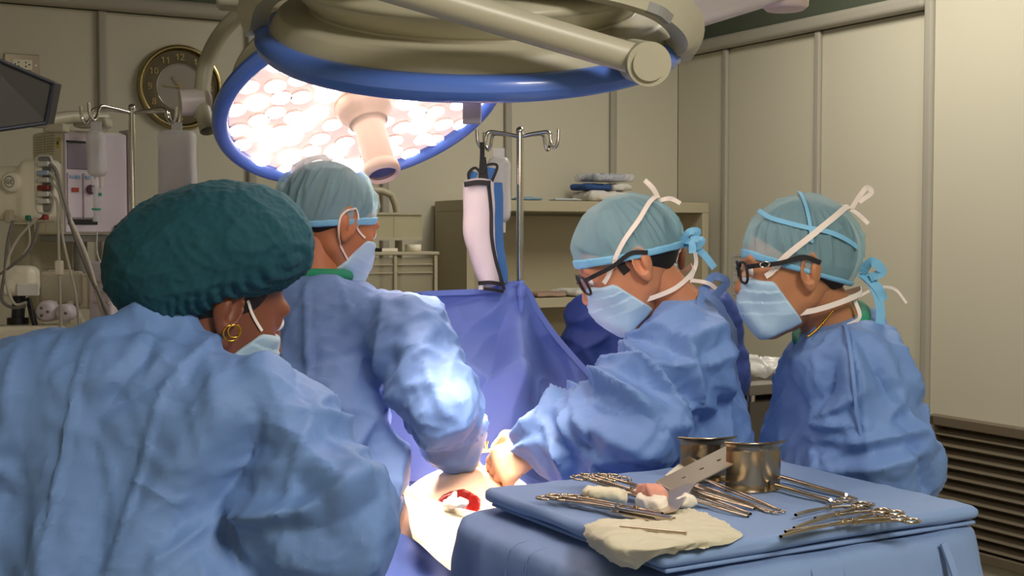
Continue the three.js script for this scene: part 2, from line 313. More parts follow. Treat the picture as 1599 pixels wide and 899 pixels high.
{
  // the far lamp: its lit face is turned to the operating field and shows to us
  const c = at(566, 158, 2.92), lamp = thing('surgical_lamp', 'surgical lamp with glowing lens face, blue rim and central grip, above the capped surgeon', 'surgical lamp', c);
  const { X, Y, Z } = lampHead(lamp, c, 0.325, FIELD, [0.12, 1, 0]);
  const loc = (px, py, D) => sub(at(px, py, D), c);
  // yoke: an arc behind the rim, from the joint at the side up to the arm
  part('yoke', tube([loc(325, 205, 2.95), loc(316, 160, 2.98), loc(322, 100, 3.0), loc(346, 52, 3.02), loc(386, 12, 3.04), loc(430, -20, 3.05), loc(520, -45, 3.05)], 0.019, 60, 12), M.lampShell, lamp);
  const k = rod(loc(281, 160, 2.97), loc(318, 158, 2.99), 0.031, 0.031, 24); part('side_joint', [k, rod(loc(316, 158, 2.988), loc(319, 158, 2.992), 0.0325, 0.0325, 24)], std(0xd8cdc8, 0.4), lamp);
  part('arm', [rod(loc(520, -45, 3.05), loc(520, -330, 3.05), 0.03), T(box(0.155, 0.05, 0.09, 0, 0, 0, 0.012), ...loc(396, -2, 2.75), 0, 0.2, -0.04), rod(loc(396, -18, 2.75), loc(520, -60, 3.05), 0.02)], M.lampShell, lamp);
  part('ceiling_mount', T(cyl(0.11, 0.09, 0.06), ...add(loc(520, -330, 3.05), [0, CEIL - at(520, -330, 3.05)[1] - 0.03, 0])), M.lampShell, lamp);
  part('drop_tube', rod(loc(520, -325, 3.05), add(loc(520, -325, 3.05), [0, CEIL - at(520, -325, 3.05)[1] - 0.03, 0]), 0.035), M.lampShell, lamp);
}
{
  // the near lamp: seen from behind, its blue rim and stepped back shell
  const c = at(738, 50, 2.04), lamp = thing('surgical_lamp', 'near surgical lamp seen from behind, beige stepped shell with blue rim across the top', 'surgical lamp', c);
  lampHead(lamp, c, 0.325, [-0.075, 1.15, -2.37], [-0.05, 1, -0.2], false, 0.16);
  const loc = (px, py, D) => sub(at(px, py, D), c);
  const arm = part('yoke_bar', rod(loc(560, -35, 1.63), loc(990, 92, 1.72), 0.0205, 0.0205, 20), M.lampShell, lamp);
  const j0 = loc(985, 92, 1.86), j1 = loc(1014, 100, 1.68);
  part('joint', [rod(j0, j1, 0.029, 0.029, 28), rod(loc(1013.4, 99.8, 1.683), loc(1014.8, 100.2, 1.676), 0.021, 0.022, 28)], M.lampShell, lamp);
  part('joint_arm', [rod(loc(985, 92, 1.86), loc(1030, 88, 2.02), 0.026, 0.022, 16)], M.lampShell, lamp);
  // outer yoke: a broad curved bar round the back of the head
  const yk = [loc(1046, 74, 1.96), loc(1060, 44, 1.9), loc(1034, 12, 1.84), loc(975, -12, 1.8), loc(880, -32, 1.78), loc(740, -48, 1.78), loc(560, -52, 1.79), loc(430, -20, 1.9), loc(405, 30, 2.02)];
  const pts = spline(yk, 70), nrm = pts.map(p => unit([p[0] * 0.8, 0.0, 1.0]));
  part('yoke', ribbon(pts, nrm, 0.046, 0.03), M.lampShell, lamp);
  part('yoke_slot', ribbon(spline([loc(1008, 12, 1.795), loc(1028, 20, 1.80), loc(1040, 30, 1.81)], 8), Array(9).fill([0.3, 0, 1]), 0.014, 0.012), M.grey, lamp);
  part('hub', T(lathe([[0.001, -0.02], [0.13, -0.018], [0.145, 0], [0.145, 0.03], [0.12, 0.045], [0.001, 0.05]], 48), ...loc(840, -22, 1.93), 0.1, 0, 0.05), std(0x7d706a, 0.5), lamp);
  part('sensor_tab', T(box(0.026, 0.042, 0.012, 0, 0, 0, 0.002), ...loc(737, 170, 1.78)), std(0xa9a3b5, 0.4), lamp);
  part('drop_tube', rod(loc(840, -30, 1.93), add(loc(840, -30, 1.93), [0, CEIL - at(840, -30, 1.93)[1] - 0.02, 0]), 0.035), M.lampShell, lamp);
  part('ceiling_mount', T(cyl(0.11, 0.1, 0.05), ...add(loc(840, -30, 1.93), [0, CEIL - at(840, -30, 1.93)[1] - 0.025, 0])), M.lampShell, lamp);
}
{
  // ceiling boom: broad pale arm and its end joint at the top of the picture
  const c = at(1120, -20, 3.0), boom = thing('ceiling_boom', 'pale flat ceiling boom arm with a rounded end joint', 'boom arm', c), loc = (px, py, D) => sub(at(px, py, D), c);
  const a = loc(960, 46, 2.9), b = loc(1235, -36, 3.15), d = sub(b, a), m = mul(add(a, b), 0.5);
  const q = box(hypot(...d), 0.1, 0.16, 0, 0, 0, 0.02); q.applyQuaternion(new THREE.Quaternion().setFromUnitVectors(new V3(1, 0, 0), new V3(...unit(d)))); q.translate(...m);
  part('arm', q, std(0xe4dcdd, 0.4), boom);
  part('end_joint', T(lathe([[0.001, -0.03], [0.045, -0.028], [0.056, -0.018], [0.058, 0.06], [0.001, 0.062]], 32), ...loc(1226, -2, 3.12)), std(0xe6d3cf, 0.4), boom);
  part('drop_tube', rod(loc(1226, -30, 3.12), add(loc(1226, -30, 3.12), [0, CEIL - at(1226, -30, 3.12)[1], 0]), 0.04), M.lampShell, boom);
}
// ---------------------------------------------------------------- people
// head in its own axes: z forward, y up, x to the person's left; origin between the ears
const ovalEar = s => {
  const c = [s * 0.084, 0.0, -0.012], A = [unit([s, 0, -0.35]), [0, 1, 0], unit([s * 0.35, 0, 1])], tilt = 0.16;
  const Y = unit([0, cos(tilt), -sin(tilt)]), Z = unit([s * 0.35, sin(tilt), 1]), X = unit(cross(Y, Z)), B = [X, Y, Z];
  const out = ellipsoid(c, [0.011, 0.034, 0.021], B), hollow = ellipsoid(add(c, [s * 0.008, 0.004, 0.003]), [0.0095, 0.026, 0.0145], B), mid = ellipsoid(add(c, [s * 0.004, -0.002, -0.004]), [0.006, 0.016, 0.006], B), lobe = ellipsoid(add(c, [-s * 0.001, -0.03, 0.004]), [0.007, 0.011, 0.009]);
  return (x, y, z) => smin(smin(smax(out(x, y, z), -hollow(x, y, z), 0.004), mid(x, y, z), 0.004), lobe(x, y, z), 0.006);
};
const cranium = ellipsoid([0, 0.032, -0.016], [0.077, 0.092, 0.099]);
const faceBase = (() => {
  const list = [ellipsoid([0, -0.032, 0.028], [0.06, 0.083, 0.064]), capsule([-0.05, -0.052, -0.005], [-0.016, -0.095, 0.062], 0.018, 0.018), capsule([0.05, -0.052, -0.005], [0.016, -0.095, 0.062], 0.018, 0.018), capsule([-0.012, -0.096, 0.066], [0.012, -0.096, 0.066], 0.019), ellipsoid([-0.04, -0.02, 0.058], [0.022, 0.022, 0.022]), ellipsoid([0.04, -0.02, 0.058], [0.022, 0.022, 0.022])], u = union(list, 0.03);
  return (x, y, z) => smin(cranium(x, y, z), u(x, y, z), 0.035);
})();
const headShape = (() => {
  const brow = capsule([-0.034, 0.031, 0.082], [0.034, 0.031, 0.082], 0.011), nose = capsule([0, 0.018, 0.09], [0, -0.024, 0.108], 0.0075, 0.012), wing = union([ellipsoid([-0.011, -0.028, 0.098], [0.009, 0.008, 0.011]), ellipsoid([0.011, -0.028, 0.098], [0.009, 0.008, 0.011])], 0.004);
  const s1 = ellipsoid([-0.032, 0.011, 0.101], [0.019, 0.013, 0.02]), s2 = ellipsoid([0.032, 0.011, 0.101], [0.019, 0.013, 0.02]), lid = union([ellipsoid([-0.032, 0.011, 0.077], [0.0145, 0.0135, 0.0145]), ellipsoid([0.032, 0.011, 0.077], [0.0145, 0.0135, 0.0145])], 0.001);
  const lips = union([capsule([-0.02, -0.059, 0.087], [0.02, -0.059, 0.087], 0.0065), capsule([-0.016, -0.069, 0.088], [0.016, -0.069, 0.088], 0.007)], 0.004);
  const e1 = ovalEar(-1), e2 = ovalEar(1);
  return (x, y, z) => {
    let d = smin(faceBase(x, y, z), brow(x, y, z), 0.02); d = smin(d, nose(x, y, z), 0.016); d = smin(d, wing(x, y, z), 0.006);
    d = smax(d, -s1(x, y, z), 0.012); d = smax(d, -s2(x, y, z), 0.012); d = smin(d, lid(x, y, z), 0.006); d = smin(d, lips(x, y, z), 0.008);
    return min(smin(d, e1(x, y, z), 0.006), smin(d, e2(x, y, z), 0.006));
  };
})();
const headGeo = surface(headShape, [-0.112, -0.135, -0.14], [0.112, 0.145, 0.14], 0.003);
const plane = (p0, n) => { const u = unit(n), k = dot(u, p0); return (x, y, z) => k - (x * u[0] + y * u[1] + z * u[2]); };   // negative on the side n points to
// the mask: a pleated cloth standing a little off the lower face
const maskGeo = (() => {
  const bulge = ellipsoid([0, -0.048, 0.06], [0.05, 0.062, 0.056]);
  const cut = union([plane([0, -0.013, 0.054], [0, -0.5, 0.87])], 0.01), top = plane([0, -0.002, 0.1], [0, -1, 0.1]), bot = plane([0, -0.118, 0.06], [0, 1, 0.35]);
  const shell = (x, y, z) => smin(faceBase(x, y, z) - 0.0045, bulge(x, y, z), 0.02);
  const g = surface((x, y, z) => { let d = shell(x, y, z); d = smax(d, cut(x, y, z), 0.004); d = smax(d, top(x, y + abs(x) * 0.12, z), 0.004); return smax(d, bot(x, y, z), 0.006); }, [-0.09, -0.15, -0.01], [0.09, 0.03, 0.145], 0.0025);
  return shiftBy(g, (x, y, z, nx, ny, nz) => nz > -0.3 ? 0.0022 * smooth(-0.11, -0.02, y) * (((y + 0.2 + 0.1 * abs(x) * abs(x) / 0.06) / 0.022) % 1) + 0.003 * N(x * 30, y * 30, z * 30) : 0);
})();
function handShape(wrist, dir, palm, side, curl = 0.5) {      // SIDE is where the thumb is
  const f = unit(dir), n = unit(sub(palm, mul(f, dot(palm, f)))), s = mul(cross(n, f), dot(cross(n, f), side) < 0 ? -1 : 1);
  const P = (a, b, c) => add(wrist, add(add(mul(f, a), mul(s, b)), mul(n, c))), list = [oval(P(0.0, 0, 0), P(0.085, 0, 0), s, [0.03, 0.021], [0.041, 0.014])];
  const fingers = [];
  [[0.031, 0.072, 0.4], [0.011, 0.082, 0.9], [-0.01, 0.076, 1.1], [-0.03, 0.06, 1.3]].forEach(([b, L, k], i) => {
    let p = P(0.08 - (i === 3 ? 0.008 : 0), b, 0), a = 0.15 + curl * 0.3;
    [0.42, 0.32, 0.26].forEach((q, j) => { a += curl * (0.55 + 0.12 * k); const d = add(add(mul(f, cos(a)), mul(n, sin(a))), mul(s, b * 1.2)); const e = add(p, mul(unit(d), L * q)); fingers.push([capsule(p, e, 0.0098 - j * 0.0008, 0.009 - j * 0.0008), i]); p = e; });
  });
  let p = P(0.022, 0.03, 0.004), q = P(0.058, 0.06, 0.016), r = P(0.088, 0.062, 0.034);
  const th = union([capsule(p, q, 0.014, 0.0115), capsule(q, r, 0.0112, 0.009)], 0.006);
  const per = [0, 1, 2, 3].map(i => union(fingers.filter(x => x[1] === i).map(x => x[0]), 0.004));
  const hand = (x, y, z) => { const pm = list[0](x, y, z); let d = smin(pm, th(x, y, z), 0.012); for (const k of per) d = min(d, smin(pm, k(x, y, z), 0.008)); return d; };
  const c = P(0.07, 0.01, 0.02);
  return { hand, lo: c.map(v => v - 0.135), hi: c.map(v => v + 0.135) };
}
function person(o) {
  const g = thing('person', o.label, 'person', [o.base[0], 0, o.base[1]]), back = [-o.base[0], 0, -o.base[1]];
  const here = q => { q.translate(...back); return q; };
  // head axes
  const f = unit(o.head.f), tilt = o.head.roll || 0, sc = o.head.s || 1;
  let up0 = [0, 1, 0]; const L0 = unit(cross(up0, f)), U0 = cross(f, L0), Lx = add(mul(L0, cos(tilt)), mul(U0, sin(tilt))), Ux = cross(f, Lx);
  const HM = basis(mul(Lx, sc), mul(Ux, sc), mul(f, sc), o.head.c);
  const toWorld = p => { const v = new V3(...p).applyMatrix4(HM); return [v.x, v.y, v.z]; };
  const onHead = q => here(q.applyMatrix4(HM));
  const across = unit(sub(o.shR, o.shL));
  // body: trunk, limbs and hands
  const B = o.build || 1, chest = mix3(o.neck, o.pelvis, 0.3), waist = mix3(o.neck, o.pelvis, 0.68), hipL = add(o.pelvis, add(mul(across, -0.085), [0, -0.05, 0])), hipR = add(o.pelvis, add(mul(across, 0.085), [0, -0.05, 0]));
  const fwd = o.fwd, foot = h => [h[0], 0.06, h[2]], knee = h => [h[0] + fwd[0] * 0.03, 0.5, h[2] + fwd[2] * 0.03];
  const bones = [oval(chest, waist, across, [0.12 * B, 0.075 * B], [0.115 * B, 0.08 * B]), oval(waist, o.pelvis, across, [0.115 * B, 0.08 * B], [0.12 * B, 0.085 * B]), capsule(toWorld([0, -0.03, -0.025]), o.neck, 0.05 * sc, o.neckR || 0.057), capsule(o.neck, chest, min(0.055, o.neckR || 1), 0.065), capsule(add(o.neck, [0, -0.03, 0]), o.shL, 0.03, 0.036), capsule(add(o.neck, [0, -0.03, 0]), o.shR, 0.03, 0.036)];
  for (const [s, e, w] of [[o.shL, o.elL, o.wrL], [o.shR, o.elR, o.wrR]]) bones.push(capsule(s, e, 0.04, 0.036), capsule(e, w, 0.036, 0.027));
  for (const h of [hipL, hipR]) { bones.push(capsule(h, knee(h), 0.08, 0.055), capsule(knee(h), foot(h), 0.052, 0.038), capsule(foot(h), add(foot(h), [fwd[0] * 0.14, -0.025, fwd[2] * 0.14]), 0.038, 0.032)); }
  const all = union(bones, 0.035), pts = [o.head.c, o.neck, o.pelvis, o.shL, o.shR, o.elL, o.elR, o.wrL, o.wrR, foot(hipL), foot(hipR)];
  const lo = [0, 1, 2].map(i => min(...pts.map(p => p[i])) - 0.22), hi = [0, 1, 2].map(i => max(...pts.map(p => p[i])) + 0.22); lo[1] = -0.02;
  const hands = [handShape(o.wrL, o.haL, o.paL, o.thL || [0, 1, 0], o.curl), handShape(o.wrR, o.haR, o.paR, o.thR || [0, 1, 0], o.curl)];
  const bodyGeos = [here(surface(all, lo, hi, 0.012)), onHead(headGeo.clone())];
  for (const h of hands) bodyGeos.push(here(surface(h.hand, h.lo, h.hi, 0.0032)));
  const flat = bodyGeos.map(q => { const r = q.clone(); r.deleteAttribute('uv'); return r; });
  part('body', mergeGeometries(flat), skin(o.skin), g);
  const gl = o.gloves ? M.latex : null;
  if (gl) for (const h of hands) part('glove', here(surface((x, y, z) => h.hand(x, y, z) - 0.0022, h.lo, h.hi, 0.0032)), gl, g, 'tan latex glove');
  for (const s of [-1, 1]) { const e = part('eye', onHead(sphere(0.0122, s * 0.032, 0.011, 0.0815)), M.eye, g); part('iris', onHead(sphere(0.0062, s * 0.032, 0.010, 0.0885, 1, 1, 0.7)), M.iris, e); }
  // gown (or scrubs) over it
  const G = o.gown, sh = G.short, top = add(o.neck, mul(unit(sub(o.pelvis, o.neck)), 0.075)), hemY = G.hem ?? 0.32, hem = [o.pelvis[0] + (o.lean ? 0 : 0), hemY, o.pelvis[2]];
  const r = G.r || 1, parts = [oval(top, waist, across, [0.15 * r * B, 0.105 * r * B], [0.175 * r * B, 0.135 * r * B]), oval(waist, o.pelvis, across, [0.175 * r * B, 0.135 * r * B], [0.19 * r * B * (G.skirt || 1), 0.15 * r * B * (G.skirt || 1)]), oval(o.pelvis, hem, across, [0.19 * r * B * (G.skirt || 1), 0.15 * r * B * (G.skirt || 1)], [0.23 * r * B * (G.skirt || 1), 0.19 * r * B * (G.skirt || 1)]),
    capsule(add(o.neck, [0, -0.035, 0]), o.shL, 0.06 * r, 0.07 * r), capsule(add(o.neck, [0, -(G.drop ?? 0.035), 0]), o.shR, 0.06 * r, 0.07 * r), ellipsoid(add(o.neck, [0, -0.03, 0]), [0.085, 0.035, 0.085])];
  if (G.high) parts.push(capsule(o.neck, mix3(o.neck, toWorld([0, -0.06, -0.05]), G.high), 0.07, 0.062));
  const sleeves = [];
  for (const [s, e, w, k] of [[o.shL, o.elL, o.wrL, G.wl || 1], [o.shR, o.elR, o.wrR, G.wr || 1]]) {
    if (sh) sleeves.push([s, mix3(s, e, 0.62), 0.068 * r, 0.078 * r]);
    else sleeves.push([s, e, 0.073 * r * k, 0.07 * r * k], [e, mix3(e, w, 0.8), 0.069 * r * k, 0.052 * r * k], [mix3(e, w, 0.8), mix3(e, w, 0.97), 0.05 * r * k, 0.037]);
  }
  for (const [a, b, ra, rb] of sleeves) parts.push(capsule(a, b, ra, rb));
  const gs = union(parts, G.k || 0.045), gg = surface(gs, lo, hi, G.h || 0.007);
  const seed = o.seed || 1, amp = G.amp ?? 1, axisN = unit(sub(o.pelvis, o.neck));
  const fr = rng(seed * 77 + 5), facets = [0.2, 0.15, 0.12, 0.095, 0.07, 0.05].map((l, i) => { const a = fr() * 2 * PI, tilt = (fr() - 0.5) * (i < 2 ? 0.9 : 2); return { l, a: [0.016, 0.013, 0.01, 0.0075, 0.005, 0.003][i], k: unit([cos(a), tilt, sin(a)]), o: fr() * 20, f: 2.2 + i * 0.7 }; });
  const folds = (x, y, z, nx, ny, nz) => {
    // which sleeve is near, how far along it
    let best = 1e9, sl = null, t = 0, L = 0;
    for (const q of sleeves) { const d = sub(q[1], q[0]), l = hypot(...d), p = [x - q[0][0], y - q[0][1], z - q[0][2]], u = clamp01(dot(p, d) / (l * l)), e = hypot(p[0] - d[0] * u, p[1] - d[1] * u, p[2] - d[2] * u) - lerp(q[2], q[3], u); if (e < best) { best = e; sl = q; t = u; L = l; } }
    const arm = smooth(0.03, 0.0, best);
    let d = 0;
    // stiff cloth: flat facets between straight creases, some families stronger here, others there
    const wa = N(x * 2.1 + seed, y * 2.1, z * 2.1), wb = N(x * 5.5, y * 5.5 + seed, z * 5.5);
    for (const q of facets) {
      const m = smooth(-0.12, 0.3, N(x * q.f + q.o, y * q.f * 0.7 + q.o, z * q.f)); if (m <= 0) continue;
      const t0 = (x * q.k[0] + y * q.k[1] + z * q.k[2]) / q.l + q.o + 0.75 * wa + 0.22 * wb, tr = abs(t0 - floor(t0) - 0.5) * 2;
      d += amp * (1 - 0.55 * arm) * m * q.a * (tr - 0.5);
    }
    if (arm > 0) {       // sleeves buckle into slanting rings
      const s = t * L, ax = sub(sl[1], sl[0]), e1 = unit(cross(ax, [0.2, 0.3, 1])), pc = [x - sl[0][0], y - sl[0][1], z - sl[0][2]], th = dot(pc, e1) / 0.07, ph = 0.7 * N(x * 4 + seed, y * 4, z * 4) + 0.2 * wb;
      const r1 = s / 0.085 + 0.42 * th + ph, r2 = s / 0.105 - 0.5 * th - ph + 0.4, v1 = abs(r1 - floor(r1) - 0.5) * 2, v2 = abs(r2 - floor(r2) - 0.5) * 2;
      d += amp * arm * 0.021 * (max(v1 * v1, v2 * v2 * 0.9) - 0.45) * (0.35 + 0.9 * smooth(-0.3, 0.35, N(x * 5, y * 5 + 5, z * 5 + seed)));
    }
    d += amp * (0.0032 * (ridge(x * 11 + wa * 3 + seed, y * 9 + wb * 2, z * 11) - 0.3) + 0.0014 * (ridge(x * 29 + seed, y * 29, z * 29 + wa * 6) - 0.3));
    for (const q of G.strokes || []) {       // particular folds: [x0, y0, x1, y1, width, height] across the back or side that faces the room
      if (nz < -0.1) break;
      const k = -z, X0 = q[0], Y0 = q[1], dx = q[2] - X0, dy = q[3] - Y0, u = clamp01(((x - X0) * dx + (y - Y0) * dy) / (dx * dx + dy * dy)), e = hypot(x - X0 - dx * u, y - Y0 - dy * u) / q[4];
      if (e < 1) d += 1.35 * q[5] * pow(1 - e, 1.35) * sqrt(max(0, sin(PI * (0.08 + 0.84 * u))));
    }
    return d;
  };
  shiftBy(gg, folds);
  const gownMesh = part(G.name || 'gown', here(metreUV(gg)), G.mat, g);
  const gownOff = (p, off) => { for (let i = 0; i < 6; i++) { const e = 0.002, d = gs(...p) - off, n = unit([gs(p[0] + e, p[1], p[2]) - gs(p[0] - e, p[1], p[2]), gs(p[0], p[1] + e, p[2]) - gs(p[0], p[1] - e, p[2]), gs(p[0], p[1], p[2] + e) - gs(p[0], p[1], p[2] - e)]); p = sub(p, mul(n, d)); if (i === 5) p.n = n; } return p; };
  const onGown = (list, w, off = 0.008, n = 40) => { const ps = spline(list, n).map(p => gownOff(p, off)); return here(ribbon(ps, ps.map(p => p.n), w, 0.002)); };
  if (o.collar) { const n = unit(sub(toWorld([0, -0.03, -0.025]), o.neck)), ring = torus(0.066, 0.013, 40, 10); ring.applyMatrix4(basis(...(() => { const [a, b, c] = frameOf(n, [1, 0, 0.1]); return [a, b, c]; })(), add(o.neck, mul(n, o.collar[1] ?? 0.03)))); part('scrub_collar', here(ring), o.collar[0], g, 'green scrub collar'); }
  for (const [w, k] of [[o.wrL, o.elL], [o.wrR, o.elR]]) if (!sh) { const n = unit(sub(w, k)), q = lathe([[0.031, -0.05], [0.034, -0.045], [0.033, 0.01], [0.029, 0.014]], 20); q.applyQuaternion(new THREE.Quaternion().setFromUnitVectors(new V3(0, 1, 0), new V3(...n))); q.translate(...w); part('knit_cuff', here(q), M.gauze, g); }
  // on the head
  const hs = (x, y, z) => min(headShape(x, y, z), o.cap ? o.cap.shape(x, y, z) : 9);
  const snap = (p, off = 0.0015) => { for (let i = 0; i < 8; i++) { const e = 0.0015, d = hs(...p) - off, n = unit([hs(p[0] + e, p[1], p[2]) - hs(p[0] - e, p[1], p[2]), hs(p[0], p[1] + e, p[2]) - hs(p[0], p[1] - e, p[2]), hs(p[0], p[1], p[2] + e) - hs(p[0], p[1], p[2] - e)]); p = sub(p, mul(n, d)); p.n = n; } return p; };
  const band = (name, list, w, mat, parent = g, off, label) => { const ps = spline(list, 36).map(p => snap(p, off)); return part(name, onHead(ribbon(ps, ps.map(p => p.n), w, 0.0014)), mat, parent, label); };
  const loose = (name, list, w, mat, parent = g, nrm = [1, 0.1, 0]) => { const ps = spline(list, 24); return part(name, onHead(ribbon(ps, ps.map((_, i) => unit([nrm[0], nrm[1] + 0.5 * sin(i * 0.35), nrm[2]])), w, 0.0014)), mat, parent); };
  return { g, here, onHead, snap, band, loose, onGown, toWorld, HM, gownMesh, hs };
}
// caps -----------------------------------------------------------
function capShape(o) { const e = ellipsoid(o.c || [0, 0.036, -0.018], o.r || [0.087, 0.101, 0.108]), pl = plane([0, o.front ?? 0.05, 0.1], [0, 1, o.slope ?? -0.36]), pl0 = (x, y, z) => pl(x, y, z); const s = (x, y, z) => smax(e(x, y, z), pl0(x, y, z), 0.006); s.e = e; s.pl = pl; return s; }
function capMeshes(P, shape, opt = {}) {
  const seed = opt.seed || 0, full = (x, y, z) => shape(x, y, z);
  const crownGeo = surface(full, [-0.13, -0.1, -0.16], [0.13, 0.17, 0.14], 0.003);
  shiftBy(crownGeo, (x, y, z) => { const a = atan2(x, z + 0.02), up = smooth(0.15, 0.03, y); const k = smooth(-0.012, -0.045, shape.pl(x, y, z)); return k * (0.0075 * up * (ridge(a * 4.1 + seed, y * 5, seed) - 0.4) + 0.0035 * (ridge(x * 16 + seed, y * 12, z * 16) - 0.3)); });
  const crown = part('cap', P.onHead(metreUV(crownGeo)), opt.crown || M.capLight, P.g);
  if (opt.band !== false) {
    const w = opt.bandWidth || 0.032, gb = surface((x, y, z) => smax(smax(shape.e(x, y, z) - 0.0036, shape.pl(x, y, z), 0.002), -shape.pl(x, y, z) - w * (0.72 + 5 * max(0, z + 0.01) * (opt.wide ?? 0.8)), 0.002), [-0.13, -0.12, -0.16], [0.13, 0.17, 0.14], 0.0026);
    shiftBy(gb, (x, y, z) => 0.0012 * N(x * 40 + seed, y * 40, z * 40)); part('cap_band', P.onHead(metreUV(gb)), opt.bandMat || M.capBand, crown, 'pale blue cap band');
  }
  return crown;
}
const hairShape = (cut) => { const e = ellipsoid([0, 0.033, -0.0175], [0.082, 0.0965, 0.101]), c = cut.map(q => plane(...q)); return (x, y, z) => { let d = e(x, y, z); for (const q of c) d = smax(d, q(x, y, z), 0.004); return d; }; };
const seg2 = (D, list) => list.map(([x0, y0, x1, y1, w, h]) => { const a = at(x0, y0, D), b = at(x1, y1, D); return [a[0], a[1], b[0], b[1], w, h]; });
function spectacles(P, mat) {
  const rim = s => { const p = []; for (let k = 0; k < 16; k++) { const a = k / 16 * 2 * PI, c = cos(a), q = sin(a), e = 0.62; p.push([s * 0.034 + 0.0265 * Math.sign(c) * pow(abs(c), e), 0.008 + 0.0195 * Math.sign(q) * pow(abs(q), e), 0.108 - 0.22 * abs(s * 0.034 + 0.0265 * c) * 0.6]); } return tube(p, 0.0026, 64, 8, true); };
  const fr = part('glasses', [rim(-1), rim(1), tube([[-0.008, 0.013, 0.107], [0, 0.016, 0.11], [0.008, 0.013, 0.107]], 0.0026, 10)].map(q => P.onHead(q)), mat, P.g, 'black-framed glasses');
  for (const s of [-1, 1]) {
    part('temple_arm', [P.onHead(ribbon(spline([[s * 0.061, 0.019, 0.096], [s * 0.076, 0.02, 0.085], [s * 0.086, 0.02, 0.04], [s * 0.091, 0.026, 0.0], [s * 0.088, 0.012, -0.03]], 20), Array(21).fill([s, 0, 0.1]), 0.0085, 0.003))], mat, fr);
    const l = new THREE.CircleGeometry(0.023, 20); l.scale(1.08, 0.8, 1); l.rotateY(s * 0.16); l.translate(s * 0.034, 0.008, 0.102); part('lens', P.onHead(l), M.glass, fr);
  }
  return fr;
}
// the surgeon with his back to us -------------------------------------------------
{
  const cap = capShape({ front: 0.04, slope: -0.42, r: [0.089, 0.105, 0.108] }); const f = unit([0.74, -0.36, -0.62]);
  const P = person({ seed: 3, cap: { shape: cap }, label: 'surgeon in blue gown and pale cap seen from behind, under the lit lamp', base: [-0.36, -2.5], skin: 0xb5734c, gloves: true,
    head: { c: at(514, 353, 2.63), f, roll: -0.04 }, neck: at(492, 452, 2.60), pelvis: at(494, 900, 2.5), fwd: unit([0.5, 0, -0.8]), shL: at(398, 528, 2.72), shR: at(640, 520, 2.5),
    elL: at(420, 700, 2.92), elR: at(692, 632, 2.42), wrL: at(585, 735, 2.82), wrR: at(712, 696, 2.55), haL: [0.9, -0.3, 0.1], paL: [0, -1, 0], thL: [0, 0.3, -1], haR: [0.35, -0.55, -0.5], paR: [-0.7, -0.5, 0.2], thR: [-0.4, 0.3, -1], curl: 0.45,
    collar: [M.green, 0.028], gown: { mat: M.gown, r: 1.0, skirt: 0.85, amp: 1.5, wr: 0.98, k: 0.05, strokes: seg2(2.42, [[598, 470, 590, 640, 0.03, 0.012], [470, 450, 478, 640, 0.012, 0.006], [640, 560, 560, 700, 0.03, 0.016], [560, 560, 640, 690, 0.03, -0.014], [620, 620, 600, 880, 0.022, 0.02], [585, 640, 560, 860, 0.03, -0.016], [650, 520, 700, 640, 0.025, 0.01]]) } });
  capMeshes(P, cap, { seed: 2, bandWidth: 0.018, wide: 0.3 });
  part('hair', P.onHead(surface(hairShape([[[0, -0.035, -0.06], [0, 1, 0.1]], [[0, 0.06, 0.07], [0, 1, -0.8]]]), [-0.1, -0.08, -0.15], [0.1, 0.15, 0.1], 0.003)), M.hair, P.g);
  const mk = part('mask', P.onHead(maskGeo.clone()), M.mask, P.g);
  for (const s of [-1, 1]) P.band('ear_loop', [[s * 0.058, -0.012, 0.045], [s * 0.075, 0.0, 0.02], [s * 0.088, 0.03, -0.006], [s * 0.091, 0.005, -0.034], [s * 0.082, -0.035, -0.02], [s * 0.055, -0.075, 0.04]], 0.004, M.strap, mk, 0.002);
  // tie of the cap at the nape
  P.loose('cap_tie', [[0.0, -0.01, -0.118], [-0.02, -0.02, -0.135], [-0.035, -0.03, -0.128], [-0.02, -0.018, -0.12]], 0.02, M.capBand);
  P.loose('cap_tie', [[0.0, -0.01, -0.118], [0.02, -0.04, -0.13], [0.024, -0.07, -0.125]], 0.016, M.capBand);
}
